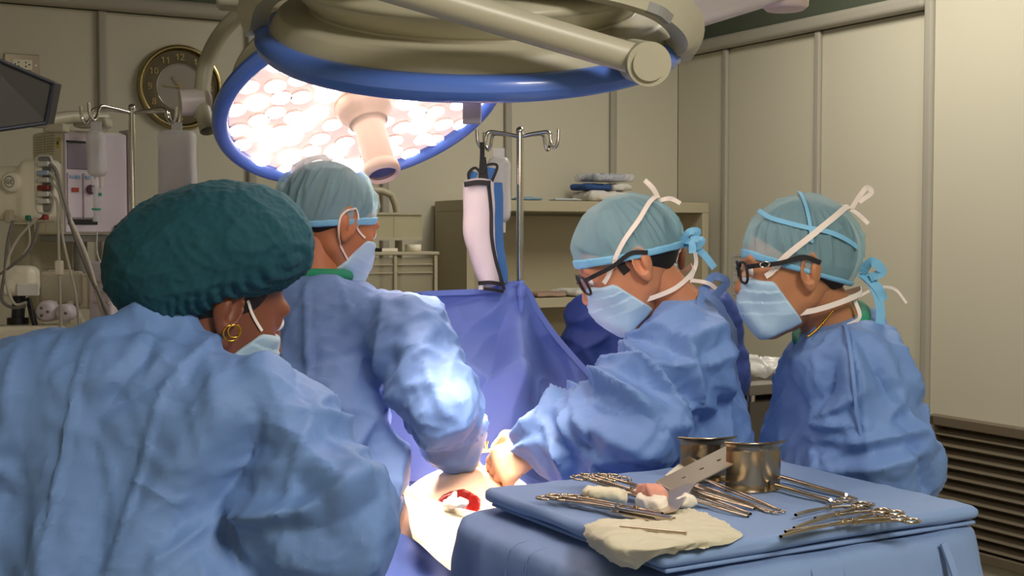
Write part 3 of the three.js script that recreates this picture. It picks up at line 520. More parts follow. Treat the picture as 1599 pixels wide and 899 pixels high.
// the surgeon facing him --------------------------------------------------
{
  const cap = capShape({ front: 0.042, slope: -0.3, c: [0, 0.036, -0.014], r: [0.089, 0.102, 0.112] }), f = unit([-0.87, -0.47, 0.06]);
  const P = person({ seed: 7, cap: { shape: cap }, label: 'surgeon in blue gown and black glasses bending over the patient beside the tray', base: [0.34, -2.6], skin: 0xc98863, gloves: true,
    head: { c: at(983, 412, 2.57), f, roll: 0 }, neck: at(1068, 498, 2.6), pelvis: at(1060, 800, 2.6), fwd: [-1, 0, 0], shL: at(1066, 560, 2.44), shR: at(1040, 552, 2.76), elL: at(985, 668, 2.38), elR: at(940, 660, 2.84), wrL: at(842, 694, 2.47), wrR: at(846, 690, 2.68),
    haL: [-0.85, -0.5, -0.1], paL: [-0.2, -0.7, -0.7], thL: [-0.3, 0.4, -1], haR: [-0.9, -0.35, 0.1], paR: [0, -1, 0], thR: [0, 0.3, 1], curl: 0.6,
    gown: { mat: M.gown, r: 1.0, wl: 1.32, skirt: 0.85, amp: 1.65, k: 0.05, strokes: seg2(2.4, [[930, 590, 1040, 630, 0.03, 0.02], [900, 650, 1010, 690, 0.035, 0.022], [870, 640, 930, 730, 0.025, 0.018], [1040, 540, 1060, 620, 0.03, -0.014], [1000, 560, 940, 590, 0.02, 0.014], [1135, 520, 1150, 760, 0.02, 0.01], [1062, 600, 1120, 700, 0.03, -0.016], [1045, 615, 1075, 740, 0.02, 0.012], [850, 660, 880, 735, 0.018, 0.016]]) } });
  const crown = capMeshes(P, cap, { seed: 5, bandWidth: 0.02, wide: 0.35 });
  part('hair', P.onHead(surface(hairShape([[[0, -0.045, -0.06], [0, 1, 0.15]], [[0, 0.06, 0.07], [0, 1, -0.8]]]), [-0.1, -0.08, -0.15], [0.1, 0.15, 0.1], 0.003)), M.hair, P.g);
  P.band('sideburn', [[0.08, 0.03, 0.03], [0.08, 0.012, 0.026], [0.078, -0.006, 0.022]], 0.016, M.hair, P.g, 0.001);
  const mk = part('mask', P.onHead(maskGeo.clone()), M.mask, P.g);
  for (const s of [1, -1]) {
    P.band('upper_strap', [[s * 0.05, -0.01, 0.062], [s * 0.07, 0.018, 0.042], [s * 0.088, 0.05, 0.005], [s * 0.085, 0.075, -0.045], [s * 0.045, 0.09, -0.085], [0.004 * s, 0.082, -0.108]], 0.009, M.strap, mk, 0.0055);
    part('lower_strap', P.onHead(ribbon(spline([[s * 0.055, -0.07, 0.022], [s * 0.066, -0.075, -0.01], [s * 0.068, -0.078, -0.05], [s * 0.04, -0.07, -0.098], [0, -0.062, -0.11]], 30), spline([[s, 0, 0.3], [s, 0, 0], [s, 0, -0.2], [s, 0, -1], [0, 0, -1]], 30), 0.009, 0.0014)), M.strap, mk);
  }
  P.loose('strap_end', [[0.02, 0.084, -0.108], [0.03, 0.11, -0.108], [0.032, 0.135, -0.1]], 0.01, M.strap, mk); P.loose('strap_end', [[0.02, 0.084, -0.108], [0.026, 0.078, -0.13], [0.03, 0.06, -0.142]], 0.009, M.strap, mk);
  P.loose('strap_end', [[0.02, -0.085, -0.09], [0.025, -0.06, -0.115], [0.03, -0.03, -0.125], [0.02, 0.0, -0.14]], 0.008, M.strap, mk); P.loose('strap_end', [[0.02, -0.085, -0.09], [0.03, -0.11, -0.12], [0.03, -0.14, -0.13]], 0.008, M.strap, mk);
  // bow at the back of the cap
  for (const q of [[[0.015, -0.012, -0.114], [0.03, 0.002, -0.13], [0.034, -0.004, -0.146], [0.028, -0.014, -0.132], [0.015, -0.012, -0.114]], [[0.01, -0.012, -0.114], [0.035, -0.03, -0.126], [0.042, -0.024, -0.144], [0.03, -0.012, -0.126]], [[0.01, -0.012, -0.114], [0.03, -0.045, -0.134], [0.032, -0.085, -0.142]], [[0.01, -0.01, -0.114], [0.045, -0.018, -0.122], [0.05, -0.036, -0.114]]]) P.loose('cap_tie', q, 0.014, M.capBand, crown);
  spectacles(P, M.black);
  // knotted gown ties at the neck
  const nb = at(1098, 455, 2.56); for (const q of [[[0, 0, 0], [0.02, 0.03, 0.0], [0.045, 0.02, 0.01], [0.02, -0.01, 0.01]], [[0, 0, 0], [0.03, -0.03, 0.03], [0.035, -0.075, 0.06]], [[0, 0, 0], [-0.01, -0.03, 0.03], [0.02, -0.07, 0.05]]]) part('gown_tie', P.here(ribbon(spline(q.map(v => add(v, nb)), 16), Array(17).fill([0.2, 0.2, 1]), 0.016, 0.002)), M.gown, P.g);
}
// the onlooker at the far end of the tray ------------------------------------------
{
  const cap = capShape({ front: 0.036, slope: -0.4, c: [0, 0.036, -0.018], r: [0.089, 0.106, 0.113] }), f = unit([-0.985, -0.12, -0.04]);
  const P = person({ seed: 12, cap: { shape: cap }, label: 'masked onlooker in blue gown with black glasses and gold chain, standing before the wall', base: [0.68, -2.5], skin: 0xb97f57, build: 1.0,
    head: { c: at(1243, 421, 2.42), f, roll: 0 }, neck: at(1310, 534, 2.46), pelvis: at(1330, 830, 2.52), fwd: [-1, 0, 0], shL: at(1336, 598, 2.34), shR: at(1285, 592, 2.66), elL: at(1382, 728, 2.33), elR: at(1240, 735, 2.72), wrL: at(1262, 768, 2.40), wrR: at(1190, 790, 2.62),
    haL: [-1, -0.1, -0.1], paL: [0, 0, -1], haR: [-0.9, -0.2, 0.4], paR: [0, 0, 1], curl: 0.5, collar: [M.green, 0.04],
    gown: { mat: M.gown, r: 1.12, wl: 1.15, skirt: 0.92, amp: 1.6, k: 0.05, strokes: seg2(2.3, [[1326, 520, 1345, 700, 0.01, 0.009], [1290, 560, 1260, 680, 0.035, -0.02], [1345, 545, 1400, 640, 0.03, -0.018], [1270, 690, 1420, 668, 0.022, 0.014], [1290, 735, 1425, 700, 0.03, 0.02], [1385, 600, 1440, 700, 0.03, 0.016], [1400, 500, 1430, 620, 0.02, 0.014], [1395, 650, 1440, 760, 0.022, -0.016]]) } });
  const crown = capMeshes(P, cap, { seed: 9, bandWidth: 0.012, wide: 1.3 });
  P.band('crown_seam', [[0, 0.135, 0.07], [0.06, 0.11, 0.05], [0.088, 0.085, 0.0], [0.085, 0.062, -0.06], [0.06, 0.03, -0.105]], 0.009, M.capBand, crown, 0.003);
  P.band('crown_seam', [[0.0, 0.15, -0.02], [0.04, 0.135, -0.02], [0.075, 0.1, -0.02], [0.09, 0.05, -0.018]], 0.006, M.capBand, crown, 0.003);
  part('hair', P.onHead(surface(hairShape([[[0, -0.055, -0.06], [0, 1, 0.15]], [[0, 0.06, 0.06], [0, 1, -0.9]]]), [-0.1, -0.09, -0.15], [0.1, 0.15, 0.1], 0.003)), std(0x2a1d15, 0.7), P.g);
  const mk = part('mask', P.onHead(maskGeo.clone()), M.mask, P.g);
  for (const s of [1, -1]) {
    P.band('upper_strap', [[s * 0.05, -0.01, 0.06], [s * 0.074, 0.024, 0.036], [s * 0.09, 0.06, -0.015], [s * 0.075, 0.09, -0.065], [s * 0.03, 0.105, -0.1], [0, 0.1, -0.112]], 0.011, M.strap, mk, 0.0055);
    part('lower_strap', P.onHead(ribbon(spline([[s * 0.054, -0.078, 0.014], [s * 0.066, -0.074, -0.02], [s * 0.068, -0.066, -0.06], [s * 0.04, -0.056, -0.105], [0, -0.05, -0.116]], 30), spline([[s, 0, 0.3], [s, 0, 0], [s, 0, -0.2], [s, 0, -1], [0, 0, -1]], 30), 0.01, 0.0014)), M.strap, mk);
  }
  P.loose('strap_end', [[0.02, 0.1, -0.11], [0.03, 0.125, -0.128], [0.03, 0.138, -0.142], [0.034, 0.128, -0.148], [0.03, 0.112, -0.125]], 0.009, M.strap, mk); P.loose('strap_end', [[0.02, 0.1, -0.11], [0.03, 0.085, -0.125], [0.035, 0.07, -0.135]], 0.008, M.strap, mk);
  P.loose('strap_end', [[0.02, -0.068, -0.098], [0.03, -0.05, -0.14], [0.03, -0.055, -0.17], [0.03, -0.085, -0.19]], 0.005, M.strap, mk); P.loose('strap_end', [[0.02, -0.068, -0.098], [0.035, -0.1, -0.1], [0.04, -0.115, -0.07]], 0.007, M.strap, mk);
  for (const q of [[[0.015, -0.02, -0.118], [0.035, 0.0, -0.135], [0.04, -0.02, -0.15], [0.03, -0.03, -0.13]], [[0.01, -0.02, -0.118], [0.03, -0.05, -0.135], [0.032, -0.1, -0.14], [0.03, -0.14, -0.125], [0.025, -0.16, -0.1]], [[0.01, -0.02, -0.118], [0.035, -0.05, -0.14], [0.03, -0.075, -0.15]]]) P.loose('cap_tie', q, 0.017, M.capBand, crown);
  const gl = spectacles(P, M.black); const em = torus(0.005, 0.0011, 20, 6); em.scale(1.7, 1, 1); em.rotateY(PI / 2); em.translate(0.0875, 0.0205, 0.07); part('temple_emblem', P.onHead(em), M.chrome, gl, 'small silver oval emblem');
  // gold chain
  const ch = []; for (let i = 0; i < 26; i++) { const t = i / 25, p = at(lerp(1300, 1262, t), lerp(486, 525, t) + 6 * sin(PI * t), 2.36); ch.push(sphere(0.0026, p[0], p[1], p[2] - 0.01 * sin(PI * t), 1, 1, 1, 8)); }
  part('gold_chain', ch.map(q => P.here(q)), M.gold, P.g, 'gold neck chain');
  part('sleeve_seam', P.onGown([at(1322, 520, 2.34), at(1330, 560, 2.28), at(1338, 640, 2.24), at(1346, 700, 2.22)], 0.006, 0.009), M.gown, P.g);
}
// the anaesthetist half hidden behind the second surgeon ----------------------------
{
  const cap = capShape({ front: 0.04, slope: -0.2 }), f = unit([-0.15, -0.12, 1]);
  const P = person({ seed: 20, cap: { shape: cap }, label: 'person in dark blue scrubs half hidden behind the bending surgeon', base: [0.37, -3.35], skin: 0x8e5a40,
    head: { c: at(1014, 398, 3.35), f }, neck: at(1018, 462, 3.38), pelvis: at(1022, 760, 3.4), fwd: [0, 0, 1], shL: at(1112, 500, 3.38), shR: at(926, 502, 3.38), elL: at(1140, 640, 3.36), elR: at(893, 640, 3.36), wrL: at(1110, 730, 3.2), wrR: at(930, 700, 3.2),
    haL: [-0.3, -0.4, 0.8], paL: [-1, 0, 0], haR: [0.3, -0.4, 0.8], paR: [1, 0, 0], gown: { name: 'scrubs', mat: M.scrubs, short: true, hem: 0.1, r: 0.97, h: 0.009 } });
  capMeshes(P, cap, { seed: 4 });
  part('hair', P.onHead(surface(hairShape([[[0, -0.03, -0.06], [0, 1, 0.1]], [[0, 0, 0.0], [0, 0, -1]]]), [-0.1, -0.08, -0.15], [0.1, 0.15, 0.1], 0.004)), M.hair, P.g);
  const mk = part('mask', P.onHead(maskGeo.clone()), M.mask, P.g);
  for (const s of [-1, 1]) P.band('ear_loop', [[s * 0.058, -0.012, 0.045], [s * 0.075, 0.0, 0.02], [s * 0.088, 0.03, -0.006], [s * 0.091, 0.005, -0.034], [s * 0.082, -0.035, -0.02], [s * 0.055, -0.075, 0.04]], 0.006, M.strap, mk, 0.002);
}
// the woman in front with the green bouffant cap -----------------------------------
{
  const f = unit([0.76, -0.42, -0.5]);
  const P = person({ seed: 31, label: 'person in blue gown with big dark green bouffant cap and gold earrings, back turned', base: [-0.5, -1.75], skin: 0x7a4630,
    head: { c: at(336, 478, 1.86), f, roll: 0.02, s: 1.02 }, neck: at(222, 572, 1.77), pelvis: at(230, 1120, 1.74), fwd: unit([0.3, 0, -0.9]), shL: at(56, 626, 1.78), shR: at(424, 684, 1.72), elL: at(-10, 850, 1.75), elR: at(520, 810, 1.68), wrL: at(120, 960, 2.0), wrR: at(430, 930, 1.93),
    haL: [0.9, -0.1, -0.3], paL: [0, 0, 1], haR: [-0.9, -0.1, -0.1], paR: [0, 0, 1], curl: 0.5, neckR: 0.04,
    gown: { mat: M.gown, r: 1.1, k: 0.07, wr: 1.05, h: 0.0065, amp: 1.35, high: 0.5, drop: 0.09, strokes: seg2(1.58, [[232, 600, 160, 890, 0.008, 0.006], [84, 560, 50, 890, 0.008, 0.006], [300, 520, 232, 610, 0.02, 0.01], [200, 520, 190, 600, 0.022, -0.008], [390, 670, 300, 850, 0.05, -0.03], [410, 660, 540, 780, 0.03, 0.018], [340, 815, 480, 800, 0.022, 0.026], [480, 795, 575, 755, 0.03, 0.02], [245, 590, 120, 660, 0.03, -0.012], [190, 560, 130, 640, 0.022, -0.012], [180, 760, 260, 800, 0.01, 0.004], [520, 710, 565, 770, 0.022, 0.014], [330, 820, 360, 899, 0.02, -0.016], [230, 890, 330, 820, 0.02, 0.012]]) } });
  // bouffant: a soft full bag gathered by elastic along the hairline
  const C = at(337, 392, 1.845), u = unit(sub(at(490, 360, 1.80), at(180, 425, 1.86))), M3 = [u, unit(cross([0.05, 0.1, 1], u)), [0, 0, 0]]; M3[2] = cross(M3[0], M3[1]);
  const bag = ellipsoid(C, [0.145, 0.098, 0.115], M3), bulgeBack = ellipsoid(at(275, 425, 1.84), [0.098, 0.085, 0.1]), face = plane(at(400, 458, 1.80), unit(sub(at(333, 308, 1.82), at(400, 458, 1.80))));
  const bs = (x, y, z) => smax(smin(bag(x, y, z), bulgeBack(x, y, z), 0.05), face(x, y, z), 0.02);
  const gb = surface(bs, sub(C, [0.2, 0.19, 0.19]), add(C, [0.2, 0.19, 0.19]), 0.0035);
  const edge = (x, y, z) => smooth(-0.045, -0.005, face(x, y, z));
  shiftBy(gb, (x, y, z) => { const e = edge(x, y, z); return 0.0032 * (ridge(x * 13, y * 17, z * 13) - 0.3) + 0.0022 * (ridge(x * 26 + y * 20, y * 16, z * 26) - 0.3) + 0.0014 * N(x * 150, y * 150, z * 150) + 0.003 * e * sin((x * 0.86 - y * 0.5 + z * 0.5) * 620); });
  part('bouffant_cap', P.here(metreUV(gb)), M.bouffant, P.g, 'dark green bouffant cap');
  part('hair', P.onHead(surface(hairShape([[[0, -0.06, -0.06], [0, 1, 0.2]], [[0, 0, 0.03], [0, 0.3, -1]]]), [-0.1, -0.1, -0.15], [0.1, 0.15, 0.12], 0.003)), std(0x1c100b, 0.6), P.g);
  const mk = part('mask', P.onHead(maskGeo.clone()), std(0xa9c4d2, 0.8), P.g);
  for (const s of [-1, 1]) P.band('ear_loop', [[s * 0.058, -0.012, 0.05], [s * 0.074, 0.006, 0.026], [s * 0.085, 0.028, 0.0], [s * 0.09, 0.02, -0.02]], 0.004, M.strap, mk, 0.002);
  for (const [px, py, R] of [[361, 520, 0.011], [366, 517, 0.009]]) part('earring', P.here(T(torus(R, 0.0014, 28, 8), ...at(px, py, 1.775), 0.1, 0.5, 0)), M.gold, P.g, 'gold hoop earring');
}
// ---------------------------------------------------------------- operating table, patient and drapes
const axisX = D => -0.07 + (2.5 - D) * 0.07;
{
  const t = thing('operating_table', 'operating table hidden under blue drapes', 'table', [axisX(2.45), 0, -2.45]);
  part('table_top', [box(0.34, 0.07, 1.6, 0, 0.865, 0, 0.02)], M.black, t);
  part('column', [box(0.24, 0.62, 0.3, 0, 0.49, 0.05, 0.02)], M.steel, t);
  part('base', [box(0.3, 0.12, 0.7, 0, 0.06, 0.05, 0.03)], M.grey, t);
}
{
  const base = [axisX(2.5), -2.5], P = thing('person', 'patient lying under blue drapes with a bared, brightly lit belly', 'person', [base[0], 0.9, base[1]]);
  const w = (x, y, D) => [axisX(D) + x, y, -D], X = [1, 0, 0];
  const body = union([oval(w(0, 1.01, 2.95), w(0, 1.0, 2.62), X, [0.165, 0.1], [0.16, 0.1]), ellipsoid(w(-0.012, 1.05, 2.55), [0.168, 0.142, 0.2]), oval(w(0, 1.0, 2.5), w(0, 0.965, 2.3), X, [0.15, 0.085], [0.13, 0.05]), capsule(w(0.08, 0.955, 2.26), w(0.08, 0.95, 1.9), 0.062, 0.05), capsule(w(-0.08, 0.955, 2.26), w(-0.08, 0.95, 1.9), 0.062, 0.05), capsule(w(0.085, 0.96, 1.9), w(0.08, 0.945, 1.62), 0.055, 0.04), capsule(w(-0.085, 0.96, 1.9), w(-0.08, 0.945, 1.62), 0.055, 0.04), capsule(w(0, 0.99, 2.95), w(0, 1.0, 3.1), 0.07, 0.055), ellipsoid(w(0, 1.01, 3.19), [0.078, 0.095, 0.11])], 0.05);
  const mouth = onPlane(714, 764, 1.175), M3 = [unit([1, 0, 0.25]), [0, 1, 0], unit([-0.25, 0, 1])], cut = ellipsoid(mouth, [0.05, 0.062, 0.038], M3);
  const lo = w(-0.4, 0.85, 3.36), hi = w(0.36, 1.25, 1.5);
  part('body', surface((x, y, z) => smax(body(x, y, z), -cut(x, y, z), 0.012), lo, hi, 0.006).translate(-base[0], -0.9, -base[1]), M.bodySkin, P);
  const raw = (x, y, z) => smax(abs(cut(x, y, z) - 0.001) - 0.003, body(x, y, z) + 0.004, 0.003);
  part('wound', shiftBy(surface(raw, sub(mouth, [0.07, 0.07, 0.07]), add(mouth, [0.07, 0.07, 0.07]), 0.0028), (x, y, z) => 0.0025 * N(x * 90, y * 90, z * 90)).translate(-base[0], -0.9, -base[1]), M.flesh, P, 'red open wound');
}
{
  // swabs and towels in and around the wound
  const c = onPlane(713, 782, 1.165), s = thing('swab', 'small white swab tucked into the red wound', 'swab', c);
  part('gauze', shiftBy(surface(union([ellipsoid([-0.012, -0.004, 0], [0.014, 0.01, 0.012]), ellipsoid([0.008, -0.002, 0.004], [0.016, 0.009, 0.01]), capsule([-0.008, 0, -0.01], [-0.004, 0.012, -0.014], 0.006, 0.004)], 0.01), [-0.06, -0.04, -0.05], [0.06, 0.06, 0.05], 0.0025), (x, y, z) => 0.003 * N(x * 120, y * 120, z * 120)), M.gauze, s);
  const pts = [[[632, 766, 2.38], [664, 783, 2.38], [700, 797, 2.38], [740, 807, 2.38], [772, 810, 2.40]], [[632, 778, 2.35], [660, 794, 2.345], [696, 808, 2.34], [738, 819, 2.35], [772, 820, 2.38]], [[637, 798, 2.33], [660, 810, 2.32], [692, 830, 2.315], [732, 846, 2.325], [768, 842, 2.36]], [[640, 820, 2.31], [660, 838, 2.30], [690, 862, 2.295], [724, 880, 2.305], [760, 872, 2.34]], [[644, 840, 2.30], [664, 856, 2.29], [690, 880, 2.285], [720, 900, 2.295], [755, 896, 2.33]]];
  const o = at(700, 830, 2.34), t = thing('surgical_towel', 'cream towel hanging below the wound in front of the tray cover', 'towel', o);
  part('cloth', patch(pts.map(r => r.map(q => sub(at(...q), o))), 60, 50, (x, y, z) => 0.006 * (ridge(x * 14, y * 7, z * 7) - 0.3) + 0.0015 * N(x * 60, y * 60, z * 60)), M.towel, t);
  part('rolled_edge', tube(pts[0].map(q => sub(at(...q), o)), 0.011, 50, 10), M.towel, t);
}
{
  // the long drape over the patient: down both sides, with a window round the belly
  const nu = 90, nv = 120, pos = [], idx = [], uv = [], o = [axisX(2.1), 0.9, -2.1];
  for (let j = 0; j <= nv; j++) for (let i = 0; i <= nu; i++) {
    const D = lerp(2.8, 1.5, j / nv), s = lerp(-1, 1, i / nu), a = abs(s), belly = smooth(2.74, 2.68, D) * smooth(2.45, 2.5, D);
    const top = lerp(1.12, 1.035, smooth(2.44, 2.28, D)) + 0.03 * smooth(2.7, 2.8, D) - 0.10 * belly * smooth(0.62, 0.5, a);
    let x, y; const wd = 0.188;
    if (a < 0.55) { x = a / 0.55 * wd; y = top - 0.05 * (a / 0.55) * (a / 0.55); } else { const t = (a - 0.55) / 0.45; x = wd + 0.012 * sin(min(1, t * 5) * PI / 2) + 0.012 * t * sin(D * 31 + (s > 0 ? 2 : 0)); y = top - 0.05 - 0.012 * min(1, t * 6) - t * 0.42; }
    pos.push(axisX(D) + Math.sign(s) * x - o[0], y - o[1] + 0.008 * (ridge(x * 9 + s, D * 6, y * 5) - 0.3), -D - o[2]); uv.push(s, D);
  }
  for (let j = 0; j < nv; j++) for (let i = 0; i < nu; i++) { const a = j * (nu + 1) + i, b = a + nu + 1; idx.push(a, b, a + 1, a + 1, b, b + 1); }
  const g = new THREE.BufferGeometry(); g.setAttribute('position', new THREE.Float32BufferAttribute(pos, 3)); g.setAttribute('uv', new THREE.Float32BufferAttribute(uv, 2)); g.setIndex(idx); g.computeVertexNormals();
  const t = thing('patient_drape', 'blue drape over the patient, seen below the cream towel', 'drape', o); part('sheet', g, M.drape, t);
}
{
  // the sheet hung from the pole between the surgeons and the patient's head
  const rows = [
    [[520, 470, 3.2], [600, 464, 3.22], [680, 458, 3.24], [760, 454, 3.26], [813, 444, 3.28], [843, 490, 3.28], [872, 530, 3.26], [914, 578, 3.2], [962, 630, 3.1]],
    [[520, 520, 3.18], [600, 515, 3.2], [690, 520, 3.19], [765, 518, 3.2], [812, 508, 3.23], [838, 540, 3.245], [866, 565, 3.24], [907, 600, 3.16], [957, 652, 3.08]],
    [[520, 566, 3.12], [600, 565, 3.12], [680, 564, 3.1], [750, 565, 3.1], [812, 566, 3.12], [832, 580, 3.17], [862, 600, 3.18], [902, 625, 3.12], [952, 680, 3.04]],
    [[520, 577, 2.98], [600, 575, 2.97], [680, 573, 2.965], [752, 574, 2.96], [814, 582, 2.975], [836, 608, 3.06], [862, 628, 3.1], [898, 650, 3.04], [946, 702, 2.98]],
    [[520, 640, 2.92], [600, 638, 2.90], [680, 636, 2.89], [752, 638, 2.885], [812, 640, 2.92], [842, 655, 3.0], [866, 668, 3.03], [898, 692, 2.98], [940, 732, 2.93]],
    [[520, 710, 2.84], [600, 712, 2.83], [680, 710, 2.81], [760, 704, 2.82], [815, 702, 2.86], [845, 714, 2.92], [870, 724, 2.95], [900, 738, 2.92], [938, 764, 2.88]],
    [[520, 760, 2.80], [600, 756, 2.78], [680, 748, 2.76], [760, 744, 2.76], [818, 746, 2.78], [845, 756, 2.82], [872, 766, 2.86], [902, 780, 2.86], [936, 800, 2.84]]];
  const o = at(760, 700, 3.1), t = thing('screen_drape', 'large blue sheet tented up to the pole between the two surgeons', 'drape', o);
  part('sheet', patch(rows.map(r => r.map(q => sub(at(...q), o))), 170, 130, (x, y, z) => { const pk = sub(at(813, 448, 3.27), o), dx = x - pk[0], dy = pk[1] - y, rr = hypot(dx, dy), t0 = atan2(dx, dy) * 1.15 + 0.3 * N(x * 5, y * 5, 3), tr = abs(t0 - floor(t0) - 0.5) * 2; return 0.045 * smooth(0, 0.22, rr) * smooth(0.42, 0.2, rr) * (tr - 0.5) + 0.012 * (ridge(x * 4 + y * 3, y * 2.2 - x * 1.5, z * 2) - 0.35) + 0.0035 * (ridge(x * 11 - y * 6, y * 9, z * 5) - 0.3); }), M.drape, t);
  part('hem', ribbon(spline(rows[0].map(q => sub(at(...q), o)), 60), Array(61).fill([0, 0.15, 1]), 0.014, 0.004), M.drape, t);
  part('peak_tuck', shiftBy(surface(union([capsule([0, 0, 0], [0.002, 0.028, 0], 0.011, 0.006), capsule([0.002, 0.01, 0.0], [0.0, -0.05, 0.0], 0.01, 0.008)], 0.01), [-0.05, -0.1, -0.05], [0.05, 0.09, 0.05], 0.004), (x, y, z) => 0.004 * (ridge(x * 60, y * 12, z * 60) - 0.3)).translate(...sub(at(813, 458, 3.25), o)), M.drape, t);
}
{
  const a = at(730, 706, 2.66), r = thing('retractor_post', 'thin steel retractor bar with a small peg between the gloved hands', 'retractor', a), loc = (...q) => sub(at(...q), a);
  part('bar', rod([0, 0, 0], loc(815, 698, 2.68), 0.0042), M.tool, r); part('peg', [rod(loc(759, 703, 2.667), loc(759, 692, 2.667), 0.004), rod(loc(759, 692, 2.667), loc(759, 688, 2.667), 0.0062)], M.tool, r);
  part('clamp_post', rod(loc(732, 706, 2.66), add(loc(732, 706, 2.66), [0, -0.16, 0]), 0.005), M.tool, r);
}
// ---------------------------------------------------------------- instrument stand
const PAD_Y = 1.245, MAYO = [0.334, -2.01];
const mayo = (x, y, z) => [MAYO[0] + x * cos(YAW) + z * sin(YAW), y, MAYO[1] - x * sin(YAW) + z * cos(YAW)];
{
  const s = thing('instrument_stand', 'steel instrument stand hidden under the blue tray cover', 'stand', [MAYO[0], 0, MAYO[1]], YAW);
  part('tray', box(0.56, 0.02, 0.45, 0, 1.195, 0, 0.008), M.steel, s); part('post', [rod([0.24, 0.08, 0], [0.24, 1.185, 0], 0.016), rod([0.24, 1.17, 0], [-0.1, 1.17, 0], 0.012)], M.steel, s);
  part('foot_frame', [rod([0.26, 0.05, -0.25], [0.26, 0.05, 0.25], 0.018), rod([0.26, 0.05, 0.0], [0.5, 0.05, 0.0], 0.018)], M.steel, s);
  // cover: top sheet and the folds hanging from its edge
  const n = 240, rows = [], hx = 0.32, hz = 0.265;
  const per = t => { const a = t * 2 * PI, c = cos(a), q = sin(a), e = 0.26; return [Math.sign(c) * pow(abs(c), e) * hx, Math.sign(q) * pow(abs(q), e) * hz]; };
  const levels = [[0, 0], [0.5, 0], [0.8, 0], [0.93, 0], [0.975, 0.001], [1, 0.008], [1.012, 0.02], [1.02, 0.04], [1.024, 0.07], [1.027, 0.09], [1.03, 0.11], [1.034, 0.13], [1.037, 0.15], [1.04, 0.17], [1.043, 0.19]];
  const pos = [], idx = [], uv = [];
  // a spacing of points by length round the edge
  const fine = []; let L = 0; for (let i = 0; i <= 4000; i++) { const p = per(i / 4000); if (i) L += hypot(p[0] - fine[i - 1][0], p[1] - fine[i - 1][1]); fine.push([p[0], p[1], L]); }
  const byLen = s => { let a = 0, b = 4000; while (b - a > 1) { const m = (a + b) >> 1; if (fine[m][2] < s) a = m; else b = m; } return fine[b]; };
  levels.forEach(([k, drop], j) => { for (let i = 0; i <= n; i++) {
    const s = i / n * L, p = byLen(s), dl = clamp01((-p[0] - 0.2) / 0.1), fold = smooth(0.01, 0.22, drop), w = 0.035 * fold * (ridge(s * 3.3, 4.2, drop * 0.9) - 0.35) + 0.018 * fold * sin(s * 14 + 3 * sin(s * 5));
    const out = k * (1 + 0.11 * dl * smooth(0.8, 1, k)) + w / hypot(p[0], p[1]);
    pos.push(p[0] * out, 1.211 - drop - 0.012 * dl * smooth(0.8, 1, k) + 0.004 * (ridge(p[0] * k * 9, 2, p[1] * k * 9) - 0.3) * (drop < 0.01 ? 1 : 0.3), p[1] * out); uv.push(s, drop + k); } });
  for (let j = 0; j < levels.length - 1; j++) for (let i = 0; i < n; i++) { const a = j * (n + 1) + i, b = a + n + 1; idx.push(a, a + 1, b, a + 1, b + 1, b); }
  let g = new THREE.BufferGeometry(); g.setAttribute('position', new THREE.Float32BufferAttribute(pos, 3)); g.setAttribute('uv', new THREE.Float32BufferAttribute(uv, 2)); g.setIndex(idx);
  g.computeVertexNormals(); shiftBy(g, (x, y, z) => y < 1.2 ? 0.004 * (ridge(x * 12, y * 10, z * 12) - 0.3) : 0);
  const cov = thing('tray_cover', 'blue sterile cover hanging over the instrument stand', 'drape', [MAYO[0], 0, MAYO[1]], YAW); part('sheet', g, M.tableDrape, cov);
  part('fold_seam', [ribbon(spline([[0.19, 1.205, 0.272], [0.2, 1.15, 0.288], [0.205, 1.09, 0.292], [0.2, 1.03, 0.298]], 20), Array(21).fill([0, 0.1, 1]), 0.012, 0.004)], M.tableDrape, cov);
  // folded blue towel that the instruments lie on
  const pg = new RoundedBoxGeometry(0.6, 0.022, 0.495, 4, 0.0105); const pad = thing('tray_towel', 'folded blue towel under the instruments', 'towel', [MAYO[0], PAD_Y - 0.011, MAYO[1]], YAW);
  const padGeo = surface((x, y, z) => { const q = rbox([0, 0, 0], [0.3, 0.0105, 0.247], 0.0105); return q(x, y, z); }, [-0.33, -0.03, -0.28], [0.33, 0.03, 0.28], 0.005);
  shiftBy(padGeo, (x, y, z, nx, ny, nz) => ny > 0.5 ? 0.0016 * (ridge(x * 9 + 3, 1, z * 9) - 0.3) : 0.003 * (ridge(x * 5, y * 20, z * 5) - 0.3)); part('cloth', metreUV(padGeo), M.tableDrape, pad);
  part('lower_fold', box(0.585, 0.006, 0.48, 0.004, -0.0165, 0.002, 0.003), M.tableDrape, pad);
}
